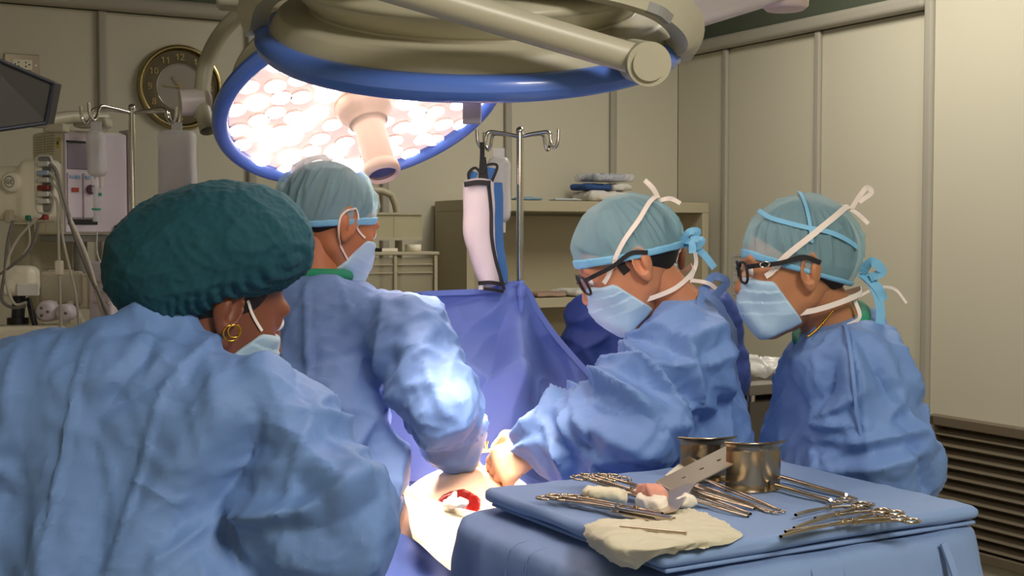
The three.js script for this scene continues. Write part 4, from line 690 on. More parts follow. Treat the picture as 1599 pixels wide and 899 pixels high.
// ---------------------------------------------------------------- instruments on the towel
const onPad = (px, py, lift = 0) => onPlane(px, py, PAD_Y + 0.001 + lift);
function ringClamp(name, label, group, rings, tip, o = {}) {          // RINGS, TIP: places on the towel
  const d = sub(tip, rings), L = hypot(...d), x = unit(d), z = unit(cross(x, [0, 1, 0])), y = cross(z, x), t = thing(name, label, 'clamp', rings, 0, group);
  t.quaternion.setFromRotationMatrix(basis(x, y, z)); t.position.y += 0.004;
  const piv = L * (o.pivot ?? 0.68), w = o.open ?? 0.013, bend = o.bend ?? 0, up = o.up ?? 0, R = o.ring ?? 0.0105;
  for (const s of [1, -1]) {
    const ringC = [R * 0.9, 0.002 * s, s * (w + 0.004)], arm = tube([[R * 1.9, 0.0015 * s, s * w], [piv * 0.45, 0.0012 * s, s * w * 0.62], [piv * 0.9, 0.001 * s, s * 0.002], [piv, 0.001 * s, 0]], 0.0023, 20, 7);
    const jaw = tube([[piv, 0.0008 * s, 0], [piv + (L - piv) * 0.4, up * 0.35, -s * 0.0022 + bend * 0.25], [piv + (L - piv) * 0.75, up * 0.7, -s * 0.0015 + bend * 0.6], [L, up, -s * 0.0008 + bend]], 0.0022, 18, 7);
    const ring = torus(R, 0.0021, 24, 8); ring.rotateX(PI / 2); ring.scale(1.25, 1, 1); ring.translate(...ringC); part('arm', [arm, jaw, ring], M.tool, t);
  }
  part('screw', T(cyl(0.0042, 0.0042, 0.009, 0, 0, 0, 14), piv, 0.001, 0), M.tool, t);
  part('ratchet', box(0.004, 0.002, w * 1.3, piv * 0.32, 0.002, 0), M.tool, t);
  return t;
}
{
  // the two bunches at the near end, ring handles towards the surgeon
  const up = [[906, 748, 1006, 782], [918, 745, 1018, 779], [930, 749, 1028, 786], [944, 745, 1040, 778], [958, 749, 1050, 783]];
  up.forEach(([a, b, c, d], i) => ringClamp('ring_clamp', `${['first', 'second', 'third', 'fourth', 'fifth'][i]} ring-handled steel clamp, from the far glove, in the bunch resting on the rolled gauze`, 'clamps on the rolled gauze', onPad(a, b, 0.018 + 0.003 * (i % 2)), onPad(c, d, 0.006), { open: 0.009, pivot: 0.7 }));
  const lw = [[852, 780, 1000, 806], [866, 777, 1010, 803], [880, 782, 1022, 810], [896, 778, 1034, 806]];
  lw.forEach(([a, b, c, d], i) => ringClamp('ring_clamp', `${['first', 'second', 'third', 'fourth'][i]} ring-handled steel clamp in the bunch lying at the towel's nearest corner`, 'clamps at the near corner', onPad(a, b, 0.003 + 0.004 * (i % 2)), onPad(c, d, 0.006 + 0.002 * i), { open: 0.009, pivot: 0.72 }));
  // curved long clamps with their points towards us
  const rc = [[1340, 789, 1228, 806, -0.02], [1366, 795, 1222, 826, -0.022], [1372, 797, 1262, 812, -0.016], [1398, 806, 1200, 838, -0.026], [1418, 810, 1215, 832, -0.018]];
  rc.forEach(([a, b, c, d, k], i) => ringClamp('curved_clamp', `${['first', 'second', 'third', 'fourth', 'fifth'][i]} long curved clamp in the row nearest the grille, counted from the back`, 'curved clamps by the grille side', onPad(a, b, 0.003 + 0.003 * (i % 2)), onPad(c, d, 0.001), { bend: k, up: 0.002, pivot: 0.42, open: 0.014, ring: 0.011 }));
  // long fine instruments lying behind the retractors
  const fw = [[1075, 752, 1196, 797], [1082, 758, 1208, 799], [1100, 748, 1219, 797], [1068, 766, 1172, 802], [1066, 774, 1168, 806], [1064, 760, 1178, 794]];
  fw.forEach(([a, b, c, d], i) => {
    const p = onPad(a, b, 0.006 + 0.004 * (i % 3)), q = onPad(c, d, 0.002), v = sub(q, p), L = hypot(...v), x = unit(v), z = unit(cross(x, [0, 1, 0])), t = thing('tissue_forceps', `${['first', 'second', 'third', 'fourth', 'fifth', 'sixth'][i]} slim forceps of the fan spreading from under the retractors`, 'forceps', p, 0, 'forceps under the retractors');
    t.quaternion.setFromRotationMatrix(basis(x, cross(z, x), z));
    for (const s of [1, -1]) part('prong', tube([[0, 0, 0], [L * 0.25, 0, s * 0.0045], [L * 0.7, 0, s * 0.004], [L, 0, s * 0.0008]], 0.0019, 18, 6), M.tool, t);
    if (i < 3) part('loop_tip', T(torus(0.0045, 0.0011, 16, 6).rotateX(PI / 2), L + 0.004, 0, 0), M.tool, t); else part('grip', box(L * 0.3, 0.003, 0.007, L * 0.3, 0, 0, 0.001), M.tool, t);
  });
  // two stout rods ending in rings, under the big blade
  const pr = [[1216, 744, 1338, 779], [1212, 758, 1310, 786]];
  pr.forEach(([a, b, c, d], i) => { const p = onPad(a, b, 0.01), q = onPad(c, d, 0.004), t = thing('sponge_holder', `stout ${i ? 'shorter' : 'longer'} steel shaft pointing from the big blade to the curved clamps`, 'clamp', p); part('shaft', rod([0, 0, 0], mul(sub(q, p), 0.86), 0.0042, 0.0046), M.tool, t); part('tip', rod(mul(sub(q, p), 0.85), sub(q, p), 0.003, 0.0024), M.tool, t); part('cross_pin', rod(add(mul(sub(q, p), 0.86), [0, -0.003, -0.006]), add(mul(sub(q, p), 0.86), [0, 0.003, 0.006]), 0.0022), M.tool, t); });
  { // broad needle holder and the straight rod on the cream towel
    const p = onPad(956, 796, 0.01), q = onPad(1052, 814, 0.014), t = thing('needle_holder', 'broad flat steel needle holder pointing at the cream towel', 'clamp', p), v = sub(q, p), L = hypot(...v), x = unit(v), z = unit(cross(x, [0, 1, 0])); t.quaternion.setFromRotationMatrix(basis(x, cross(z, x), z));
    part('upper_jaw', box(L, 0.005, 0.011, L / 2, 0.004, 0, 0.002), M.tool, t); part('lower_jaw', box(L * 0.95, 0.004, 0.009, L / 2, -0.002, 0.003, 0.0015), M.tool, t); part('pivot', T(cyl(0.005, 0.005, 0.013, 0, 0, 0, 14), 0.012, 0.002, 0), M.tool, t);
    const a = onPad(968, 822, 0.017), b = onPad(1070, 832, 0.018), r = thing('steel_rod', 'thin straight steel probe lying on the cream towel', 'probe', a), w = sub(b, a); part('shaft', rod([0, 0, 0], w, 0.0024), M.tool, r); part('end_cap', rod(mul(w, 0.97), mul(w, 1.02), 0.003), M.tool, r);
  }
}
{
  // two broad retractors: curved blade, rolled lip and a slotted strap
  function retractor(label, foot, facing, R, H, span, strapPts, strapW, lean) {
    const t = thing('blade_retractor', label, 'retractor', foot, facing), n = 28, m = 10, rows = [];
    for (let j = 0; j <= m; j++) { const r = []; for (let i = 0; i <= n; i++) { const a = lerp(-span / 2, span / 2, i / n), y = j / m, flare = pow(max(0, (y - 0.86) / 0.14), 2) * 0.009 + pow(max(0, (0.1 - y) / 0.1), 2) * 0.003; r.push([(R + flare) * sin(a), y * H, (R + flare) * cos(a) - R + lean * y * H]); } rows.push(r); }
    const g = patch(rows, 40, 16), inner = g.clone(); const p = inner.getAttribute('position'), nn = g.getAttribute('normal'); for (let i = 0; i < p.count; i++) p.setXYZ(i, p.getX(i) - nn.getX(i) * 0.0022, p.getY(i) - nn.getY(i) * 0.0022, p.getZ(i) - nn.getZ(i) * 0.0022);
    const edge = []; for (const j of [0, m]) edge.push(tube(rows[j], 0.0017, 50, 6)); for (const i of [0, n]) edge.push(tube(rows.map(r => r[i]), 0.0016, 24, 6));
    part('blade', [g, inner, ...edge], new THREE.MeshStandardMaterial({ ...{ color: 0xa8977c, roughness: 0.2, metalness: 1, side: THREE.DoubleSide } }), t);
    const inv = new THREE.Matrix4().compose(t.position, t.quaternion.setFromEuler(t.rotation), new V3(1, 1, 1)).invert();
    for (const [a, b, w, nrm, holes] of strapPts) {
      const A = new V3(...a).applyMatrix4(inv), B = new V3(...b).applyMatrix4(inv), q = new V3(...nrm).transformDirection(inv), d = B.clone().sub(A), L = d.length(), x = d.normalize(), z = q.sub(x.clone().multiplyScalar(q.dot(x))).normalize(), y = z.clone().cross(x);
      const hs = holes ? [0.25, 0.5, 0.75].map(k => [[k * L - 0.005, -0.0022], [k * L + 0.005, -0.0022], [k * L + 0.005, 0.0022], [k * L - 0.005, 0.0022]]) : [];
      const e = extrude([[0, -w / 2], [L, -w / 2], [L, w / 2], [0, w / 2]], 0.0018, 0.0004, hs); e.applyMatrix4(new THREE.Matrix4().makeBasis(x, y, z).setPosition(A)); part('strap', e, M.blade, t);
    }
    return t;
  }
  const f1 = onPad(1184, 768), f2 = onPad(1106, 752);
  retractor('big retractor blade curving towards the grille, with a slotted strap', f1, 0.25, 0.06, 0.08, 1.75, [[at(1150, 706, 2.07), at(1040, 762, 1.985), 0.046, [-0.3, 0.8, 0.5], true]], 0.03, 0.05);
  retractor('retractor blade with rolled lip standing behind the slotted strap', f2, 0.1, 0.062, 0.074, 1.55, [[at(1092, 722, 2.1), at(1056, 752, 2.04), 0.042, [-0.2, 0.6, 0.75], true], [at(1060, 760, 1.99), at(1030, 803, 1.855), 0.056, [-0.4, 0.8, 0.45], false]], 0.03, 0.04);
}
{
  const blob = (name, label, cat, list, k, mat, noise, res = 0.003) => { const c = list[0][0], t = thing(name, label, cat, c), loc = list.map(([a, b, r0, r1]) => capsule(sub(a, c), sub(b, c), r0, r1)); const pts = list.flatMap(l => [sub(l[0], c), sub(l[1], c)]), lo = [0, 1, 2].map(i => min(...pts.map(p => p[i])) - 0.05), hi = [0, 1, 2].map(i => max(...pts.map(p => p[i])) + 0.05); const fl = PAD_Y - c[1]; part('gauze', shiftBy(surface(union(loc, k), lo, hi, res), noise), mat, t); return t; };
  const sq = (px, py, l) => onPad(px, py, l), fuzz = s => (x, y, z) => 0.004 * (ridge(x * 28 + s, y * 28, z * 28) - 0.4) + 0.0016 * N(x * 110, y * 110, z * 110);
  blob('gauze_roll', 'cream rolled gauze under the ring handles of the clamps', 'gauze', [[sq(922, 772, 0.011), sq(968, 776, 0.011), 0.013, 0.013], [sq(924, 770, 0.018), sq(966, 774, 0.016), 0.009, 0.009]], 0.01, M.towel, fuzz(1));
  blob('blood_swab', 'crumpled pink-stained swab beside the retractor strap', 'swab', [[sq(1004, 768, 0.02), sq(1026, 772, 0.022), 0.013, 0.015], [sq(1012, 766, 0.026), sq(1022, 768, 0.026), 0.01, 0.009]], 0.01, std(0xe0a08c, 0.9), fuzz(2));
  blob('white_swab', 'white crumpled swab under the pink-stained one', 'swab', [[sq(1002, 782, 0.01), sq(1030, 788, 0.01), 0.012, 0.014], [sq(1076, 782, 0.01), sq(1062, 784, 0.01), 0.012, 0.01]], 0.02, M.gauze, fuzz(3));
  // the cream towel: folded, with one end over the edge of the blue towel
  const c = onPad(1030, 838), t = thing('cream_towel', 'crumpled cream towel hanging over the front edge of the blue towel', 'towel', c), Lc = (px, py, l) => sub(onPad(px, py, l), c);
  const grid = [[[1040, 800, 0], [1062, 797, 0], [1084, 796, 0], [1108, 803, 0], [1136, 818, 0], [1160, 836, 0]], [[985, 810, 0], [1030, 814, 12], [1066, 812, 14], [1096, 815, 12], [1124, 826, 10], [1158, 839, 0]], [[922, 815, 0], [968, 824, 18], [1020, 828, 16], [1072, 830, 14], [1112, 834, 12], [1152, 843, 0]], [[913, 826, 0], [946, 838, 20], [1000, 842, 17], [1058, 843, 15], [1104, 842, 11], [1140, 848, 0]], [[914, 840, -6], [946, 854, 10], [992, 857, 12], [1044, 854, 12], [1088, 849, 8], [1122, 852, 0]], [[924, 852, -14], [956, 870, -6], [994, 873, -6], [1030, 864, 4], [1070, 856, 3], [1104, 855, 0]], [[940, 862, -24], [966, 880, -24], [996, 884, -22], [1022, 872, -4], [1060, 860, 0], [1098, 857, 0]]];
  part('cloth', patch(grid.map(r => r.map(([a, b, l]) => Lc(a, b, l / 1000))), 90, 80, (x, y, z) => 0.0045 * (ridge(x * 12 + z * 9, y * 6, z * 22 - x * 6) - 0.35) + 0.002 * (ridge(x * 34, y * 20, z * 34) - 0.3) + 0.0006 * N(x * 200, y * 200, z * 200)), M.towel, t);
}
// ---------------------------------------------------------------- things along the back wall
const font = await new FontLoader().loadAsync('fonts/droid/droid_sans_bold.typeface.json');
const text = (s, size, depth = 0.002) => { const g = new TextGeometry(s, { font, size, depth, curveSegments: 4, bevelEnabled: false }); g.computeBoundingBox(); const b = g.boundingBox; g.translate(-(b.min.x + b.max.x) / 2, -(b.min.y + b.max.y) / 2, 0); return g; };
const wallX = px => { const k = (px - 799.5) / FOCAL, U = [-cos(YAW), sin(YAW)]; const a = (CORNER[0] + k * CORNER[1]) / (-U[0] - k * U[1]); return -a; };   // back wall: where along it a reading falls
const wallPoint = (px, py) => { const x = wallX(px), p = room(x, 0, 0); return [x, at(px, py, -p[2])[1]]; };
{
  const [x, y] = wallPoint(283, 137), c = thing('wall_clock', 'round wall clock with brass rim and raised gold numerals', 'clock'); inRoom(c, x, y, 0.002);
  const R = 0.16, turn = g => g.rotateX(PI / 2);
  part('rim', turn(lathe([[R * 0.86, 0.0], [R, 0], [R, 0.02], [R * 0.97, 0.03], [R * 0.94, 0.026], [R * 0.925, 0.03], [R * 0.9, 0.026], [R * 0.885, 0.014], [R * 0.86, 0.012]], 72)), M.brass, c);
  part('number_ring', turn(lathe([[R * 0.52, 0.004], [R * 0.88, 0.008], [R * 0.88, 0.01], [R * 0.53, 0.01], [R * 0.52, 0.004]], 64)), std(0x5d5440, 0.35, 0.6), c);
  part('dial', turn(lathe([[0.001, 0.009], [R * 0.53, 0.009], [R * 0.54, 0.011], [R * 0.56, 0.012]], 56)), std(0xb4b0a6, 0.15, 0.35), c);
  for (let h = 1; h <= 12; h++) { const a = h / 12 * 2 * PI, g = text(String(h), 0.024); g.translate(R * 0.715 * sin(a), R * 0.715 * cos(a), 0.011); part('numeral', g, M.brass, c); }
  for (const [len, w, a, n] of [[0.06, 0.005, (10.75 / 12) * 2 * PI, 'hour_hand'], [0.08, 0.003, (45.5 / 60) * 2 * PI, 'minute_hand']]) { const g = box(w, len, 0.0015, 0, len / 2 - 0.012, 0); g.rotateZ(-a); g.translate(0, 0, 0.017); part(n, g, M.brass, c); }
  part('hub', turn(cyl(0.006, 0.006, 0.01, 0, 0.014, 0, 20)), M.brass, c);
}
{
  const [x, y] = wallPoint(39, 101), c = thing('power_outlet', 'steel plate power outlet above the dark monitor', 'outlet'); inRoom(c, x, y, 0.001);
  part('plate', box(0.118, 0.074, 0.006, 0, 0, 0.003, 0.002), std(0x8d836e, 0.3, 0.8), c); const s = part('socket', box(0.068, 0.036, 0.008, 0, 0, 0.006, 0.002), M.cream, c);
  for (const k of [-1, 1]) for (const [a, b] of [[-0.006, 0.007], [-0.006, -0.007], [0.006, 0]]) part('hole', T(cyl(0.0028, 0.0028, 0.001, 0, 0, 0, 10).rotateX(PI / 2), k * 0.018 + a * k, b, 0.0102), M.dark, s);
  for (const k of [-1, 1]) part('screw', T(cyl(0.003, 0.003, 0.002, 0, 0, 0, 10).rotateX(PI / 2), k * 0.047, 0, 0.0065), M.steel, c);
}
{
  // tall open shelf unit in the corner
  const w = 1.22, d = 0.29, h = 1.795, x0 = -0.06 - w, c = thing('shelf_unit', 'cream metal open shelf unit in the corner behind the surgeons', 'shelf'); inRoom(c, x0, 0, 0.024);
  part('top_board', box(w, 0.045, d, w / 2, h - 0.0225, d / 2, 0.003), M.cabinet, c);
  for (const x of [0.018, w - 0.018]) part('side_panel', box(0.036, h - 0.045, d, x, (h - 0.045) / 2, d / 2, 0.003), M.cabinet, c);
  part('back_panel', box(w - 0.07, h - 0.06, 0.006, w / 2, (h - 0.06) / 2, 0.004), M.cabinet, c);
  for (const y of [1.37, 0.95, 0.52, 0.1]) part('shelf_board', box(w - 0.074, 0.04, d - 0.01, w / 2, y, d / 2, 0.002), M.cabinet, c);
  const put = (x, y, z) => room(x0 + x, y, 0.024 + z);
  // on top: sealed packs
  const r = rng(3), pack = (name, label, cat, x, y, z, sx, sy, sz, mat, turn, mat2, grp) => { const t = thing(name, label, cat, put(x, y, z), YAW + turn, grp); const g = surface(rbox([0, sy / 2, 0], [sx / 2, sy / 2, sz / 2], min(sy / 2, 0.02)), [-sx / 2 - 0.03, -0.02, -sz / 2 - 0.03], [sx / 2 + 0.03, sy + 0.03, sz / 2 + 0.03], 0.006); shiftBy(g, (a, b, e) => b > 0.004 ? 0.006 * (ridge(a * 18 + x * 9, b * 18, e * 18) - 0.5) : -0.001); part('pack', metreUV(g), mat, t); if (mat2) part('wrapper', shiftBy(surface(rbox([0, sy / 2, 0], [sx / 2 + 0.02, sy / 2 + 0.002, sz / 2 + 0.012], 0.012), [-sx / 2 - 0.05, -0.02, -sz / 2 - 0.05], [sx / 2 + 0.05, sy + 0.03, sz / 2 + 0.05], 0.006), (a, b, e) => b > 0.004 ? 0.007 * (ridge(a * 26, b * 26 + x, e * 26) - 0.4) : -0.001), mat2, t); return t; };
  const T0 = h + 0.002;
  pack('linen_pack', 'white lower pack on the shelf unit, under the blue ones', 'pack', 0.73, T0, 0.16, 0.22, 0.045, 0.16, M.paper, 0.05);
  pack('linen_pack', 'dark blue folded pack in clear wrap, lower of two', 'pack', 0.68, T0 + 0.048, 0.15, 0.14, 0.028, 0.14, std(0x2f4f86, 0.8), 0.02);
  pack('linen_pack', 'white rounded pack beside the lower blue one', 'pack', 0.81, T0 + 0.048, 0.16, 0.1, 0.03, 0.13, M.paper, -0.1);
  pack('linen_pack', 'dark blue folded pack in clear wrap, topmost on the shelf unit', 'pack', 0.75, T0 + 0.088, 0.15, 0.18, 0.03, 0.14, std(0x34609f, 0.8), 0.12, M.bag);
  pack('gauze_packet', 'flat blue and white packet on the shelf unit by the pole', 'packet', 0.33, T0, 0.2, 0.12, 0.012, 0.08, std(0x7da0b8, 0.8), 0.2);
  pack('gauze_packet', 'flat pale packet lying midway along the shelf unit', 'packet', 0.52, T0, 0.2, 0.13, 0.01, 0.09, std(0xb9c3c6, 0.8), -0.2);
  const S = 1.392;
  pack('paper_stack', 'loose white papers on the middle shelf nearest the surgeon', 'papers', 0.62, S, 0.18, 0.22, 0.028, 0.2, M.paper, 0.1); pack('paper_stack', 'brownish folded papers on the middle shelf beside the pole', 'papers', 0.43, S, 0.18, 0.14, 0.018, 0.16, std(0xa98e7c, 0.8), -0.1); pack('paper_stack', 'small white slips on the middle shelf behind the pole', 'papers', 0.28, S, 0.18, 0.1, 0.02, 0.12, M.paper, 0.3);
  const b = thing('pump_bottle', 'clear pump bottle standing on the shelf beside the blue sheet', 'bottle', put(0.53, 0.972, 0.2), YAW);
  const k = 1.15; part('bottle', lathe([[0.001, 0], [0.03, 0], [0.034, 0.008], [0.034, 0.11], [0.026, 0.14], [0.013, 0.155], [0.013, 0.165], [0.001, 0.165]].map(q => [q[0] * k, q[1] * k]), 28), phys(0x9a948a, 0.2, { transparent: true, opacity: 0.6 }), b); part('label_band', lathe([[0.0342, 0.02], [0.0345, 0.02], [0.0345, 0.06], [0.0342, 0.06]].map(q => [q[0] * k, q[1] * k]), 28), std(0x2b3346, 0.6), b); part('pump', [cyl(0.014, 0.014, 0.02, 0, 0.2, 0), rod([0, 0.2, 0], [0, 0.25, 0], 0.004), box(0.02, 0.012, 0.05, 0, 0.252, 0.015, 0.004)], M.cream, b);
}
{
  const [x, y] = [-0.012, 0], n = thing('paper_notice', 'printed paper notice taped to the panelled wall', 'notice');
  const z = 0.43, p = room(-0.004, 0, z + 0.08); inRoom(n, -0.003, at(1163, 448, -p[2])[1], z + 0.08);
  const cv = document.createElement('canvas'); cv.width = 210; cv.height = 297; const q = cv.getContext('2d'); q.fillStyle = '#cfccc4'; q.fillRect(0, 0, 210, 297); q.strokeStyle = '#8b8880'; q.lineWidth = 2; for (const v of [60, 130, 190, 220]) { q.beginPath(); q.moveTo(8, v); q.lineTo(200, v); q.stroke(); } q.strokeRect(6, 6, 198, 285); q.fillStyle = '#99958c'; const rr = rng(8); for (let v = 14; v < 282; v += 9) if (rr() > 0.35) q.fillRect(14, v, 40 + rr() * 120, 2.4); q.fillStyle = '#77746e'; for (let i = 0; i < 9; i++) q.fillRect(14 + i * 18, 12, 10 + rr() * 6, 6);
  const tx = new THREE.CanvasTexture(cv); tx.colorSpace = THREE.SRGBColorSpace; part('sheet', new THREE.BoxGeometry(0.0012, 0.29, 0.21), [std(0xcfccc4, 0.8), new THREE.MeshStandardMaterial({ map: tx, roughness: 0.8 }), std(0xcfccc4, 0.8), std(0xcfccc4, 0.8), std(0xcfccc4, 0.8), std(0xcfccc4, 0.8)][1], n);
  for (const [a, b] of [[0.138, 0.09], [0.138, -0.09]]) part('tape', box(0.0006, 0.014, 0.03, -0.001, a, b), M.bag, n);
}
{
  // low trolley by the panelled wall with a crumpled plastic bag
  const c = at(1195, 640, 3.75), t = thing('trolley', 'grey metal trolley between the second surgeon and the onlooker', 'trolley', [c[0], 0, c[2]], YAW), Y = at(1180, 594, 3.6)[1];
  part('top_board', box(0.42, 0.03, 0.36, 0, Y - 0.015, 0, 0.004), std(0x7d766a, 0.5), t); part('drawer_box', box(0.4, 0.22, 0.34, 0, Y - 0.16, 0, 0.004), std(0x5d574e, 0.5), t); part('shelf_board', box(0.4, 0.02, 0.34, 0, 0.35, 0), M.grey, t);
  for (const x of [-0.18, 0.18]) for (const z of [-0.15, 0.15]) { part('leg', rod([x, 0.05, z], [x, Y - 0.03, z], 0.012), M.steel, t); part('caster', T(torus(0.022, 0.012, 18, 8).rotateY(PI / 2), x, 0.034, z), M.black, t); }
  part('drawer_handle', rod([-0.06, Y - 0.12, 0.178], [0.06, Y - 0.12, 0.178], 0.006), M.steel, t);
  const b = thing('plastic_bag', 'crumpled clear plastic bag on the grey trolley', 'bag', [c[0] - 0.03, Y + 0.001, c[2] + 0.05], YAW); part('film', shiftBy(surface(union([ellipsoid([0, 0.022, 0], [0.13, 0.03, 0.09]), ellipsoid([-0.08, 0.03, 0.01], [0.07, 0.032, 0.06])], 0.03), [-0.22, 0.003, -0.16], [0.22, 0.1, 0.16], 0.006), (x, y, z) => 0.014 * (ridge(x * 20, y * 20, z * 20) - 0.45)), phys(0xd8d6d0, 0.2, { transparent: true, opacity: 0.8 }), b);
}
{
  // cart with clear bins beside the first surgeon
  const D = 4.75, o = at(600, 430, D), c = thing('supply_cart', 'cream supply cart with tube frame and clear bins behind the capped surgeon', 'cart', [o[0], 0, o[2]], YAW), L = (px, py, dz = 0) => { const p = at(px, py, D), d = [p[0] - o[0], p[2] - o[2]]; return [(px - 600) / FOCAL * D / cos(YAW) * 0.93, p[1], dz]; };
  const yt = L(600, 297)[1], y1 = L(600, 334)[1], y2 = L(600, 373)[1], y3 = L(600, 395)[1], xr = 0.1, W = 0.34;
  part('tube_frame', tube([[xr - 0.035, 0.08, -0.03], [xr - 0.035, 1.3, -0.03], [xr - 0.035, yt - 0.07, -0.03], [xr - 0.06, yt - 0.012, -0.03], [xr - 0.11, yt, -0.03], [xr - 0.22, yt, -0.03], [xr - 0.30, yt - 0.02, -0.03], [xr - 0.32, yt - 0.08, -0.03], [xr - 0.32, 0.08, -0.03]], 0.014, 90, 10), M.cabinet, c);
  const acr = phys(0xc9c39f, 0.25, { transparent: true, opacity: 0.75 });
  for (const [i, xx] of [[0, 0.0], [1, -0.115], [2, -0.23]]) { const g = [box(0.004, y1 - y2, 0.1, xx + 0.11, (y1 + y2) / 2, 0.04), box(0.112, y1 - y2, 0.004, xx + 0.055, (y1 + y2) / 2, 0.09), box(0.112, 0.004, 0.1, xx + 0.055, y2 + 0.002, 0.04)]; part('bin', g, acr, c); }
  part('bin_rail', [box(W, 0.008, 0.012, -0.06, y1, 0.092), box(W, 0.01, 0.012, -0.06, y2, 0.092)], M.cabinet, c);
  part('work_shelf', box(W + 0.1, 0.012, 0.16, -0.055, y3, 0.05, 0.003), M.cabinet, c);
  part('side_frame', [box(0.012, 0.3, 0.012, 0.152, y3 - 0.15, 0.12), box(0.012, 0.3, 0.012, -0.01, y3 - 0.15, 0.12)], M.cabinet, c);
  part('door', box(0.15, 0.28, 0.004, 0.07, y3 - 0.155, 0.115), phys(0xb9b296, 0.2, { transparent: true, opacity: 0.5 }), c); part('door', box(0.15, 0.28, 0.004, -0.09, y3 - 0.155, 0.115), phys(0xb9b296, 0.2, { transparent: true, opacity: 0.5 }), c);
  for (const k of [0.04, 0.07]) part('door_rib', [box(0.14, 0.004, 0.006, 0.07, y3 - k, 0.12), box(0.14, 0.004, 0.006, -0.09, y3 - k, 0.12)], M.cabinet, c);
  part('cabinet_body', box(W + 0.1, y3 - 0.32, 0.2, -0.055, (y3 - 0.32) / 2 + 0.06, 0.02, 0.01), M.creamDark, c);
  for (const x of [-0.24, 0.13]) part('caster', T(torus(0.028, 0.014, 18, 8).rotateY(PI / 2), x, 0.042, 0.05), M.black, c);
  const top = y3 + 0.007, wp = (x, y, z) => [o[0] + x * cos(YAW) + z * sin(YAW), y, o[2] - x * sin(YAW) + z * cos(YAW)];
  const b1 = thing('tape_roll', 'cream roll of tape on the supply cart shelf', 'tape', wp(0.085, top, 0.07), YAW); part('roll', T(lathe([[0.012, 0], [0.03, 0], [0.03, 0.025], [0.012, 0.025], [0.012, 0]], 28)), M.cream, b1); part('core', lathe([[0.01, 0.001], [0.012, 0.001], [0.012, 0.024], [0.01, 0.024], [0.01, 0.001]], 20), M.creamDark, b1);
  const b2 = thing('small_box', 'flat pale box on the supply cart shelf beside the mask', 'box', wp(-0.02, top, 0.07), YAW); part('carton', box(0.065, 0.012, 0.05, 0, 0.006, 0, 0.001), M.cream, b2); part('end_flap', box(0.006, 0.0125, 0.051, -0.033, 0.0063, 0), M.dark, b2);
  const b3 = thing('clear_bag', 'clear plastic bag draped over the tube frame of the supply cart', 'bag', wp(-0.075, y1 + 0.004, 0.04), YAW); part('film', shiftBy(surface(union([ellipsoid([0, 0.03, 0], [0.04, 0.035, 0.03]), ellipsoid([0.015, 0.05, 0], [0.02, 0.03, 0.02])], 0.02), [-0.08, 0.0, -0.06], [0.08, 0.11, 0.06], 0.004), (x, y, z) => 0.006 * (ridge(x * 40, y * 40, z * 40) - 0.4)), M.bag, b3);
}
// ---------------------------------------------------------------- drip stands and bags
function dripStand(label, px, topPy, D, arms) {
  const p = at(px, topPy, D), t = thing('drip_stand', label, 'drip stand', [p[0], 0, p[2]]), H = p[1];
  part('pole', [rod([0, 0.1, 0], [0, 1.2, 0], 0.013), rod([0, 1.2, 0], [0, H, 0], 0.0095)], M.chrome, t); part('pole_cap', sphere(0.011, 0, H + 0.003, 0), M.chrome, t); part('collar', cyl(0.018, 0.018, 0.04, 0, 1.2, 0), M.dark, t);
  for (const [ax, az] of arms) part('hook_arm', tube([[0, H - 0.012, 0], [ax * 0.5, H - 0.004, az * 0.5], [ax * 0.82, H - 0.004, az * 0.82], [ax * 0.9, H - 0.03, az * 0.9], [ax * 0.98, H - 0.042, az * 0.98], [ax * 1.07, H - 0.03, az * 1.07], [ax * 1.1, H + 0.004, az * 1.1]], 0.0048, 50, 8), M.chrome, t);
  for (let i = 0; i < 5; i++) { const a = i / 5 * 2 * PI; part('foot', rod([0, 0.1, 0], [0.17 * cos(a), 0.06, 0.17 * sin(a)], 0.013), M.chrome, t); part('caster', T(torus(0.02, 0.01, 16, 8), 0.17 * cos(a), 0.031, 0.17 * sin(a)), M.black, t); }
  return t;
}
function fluidBag(label, px, py, D, w, h, level, mat) {           // hangs from (px, py)
  const p = at(px, py, D), t = thing('fluid_bag', label, 'fluid bag', p), s = rbox([0, -0.022 - h / 2, 0], [w / 2, h / 2, 0.02], 0.019);
  const g = surface((x, y, z) => s(x, y, z), [-w / 2 - 0.03, -h - 0.06, -0.05], [w / 2 + 0.03, 0.02, 0.05], 0.004); shiftBy(g, (x, y, z) => 0.003 * N(x * 20, y * 14 + px, z * 20)); part('bag', g, M.bag, t);
  part('fluid', surface(rbox([0, -0.026 - level * h - (1 - level) * h / 2, 0], [w / 2 - 0.005, (1 - level) * h / 2 - 0.004, 0.0145], 0.014), [-w / 2 - 0.03, -h - 0.06, -0.05], [w / 2 + 0.03, 0.02, 0.05], 0.004), mat || M.fluid, t);
  part('hang_tab', [box(0.03, 0.026, 0.003, 0, -0.012, 0, 0.001)], M.bag, t); part('port', [cyl(0.005, 0.006, 0.03, 0.012, -0.022 - h - 0.012, 0), cyl(0.004, 0.005, 0.026, -0.012, -0.022 - h - 0.01, 0)], M.white, t);
  return t;
}
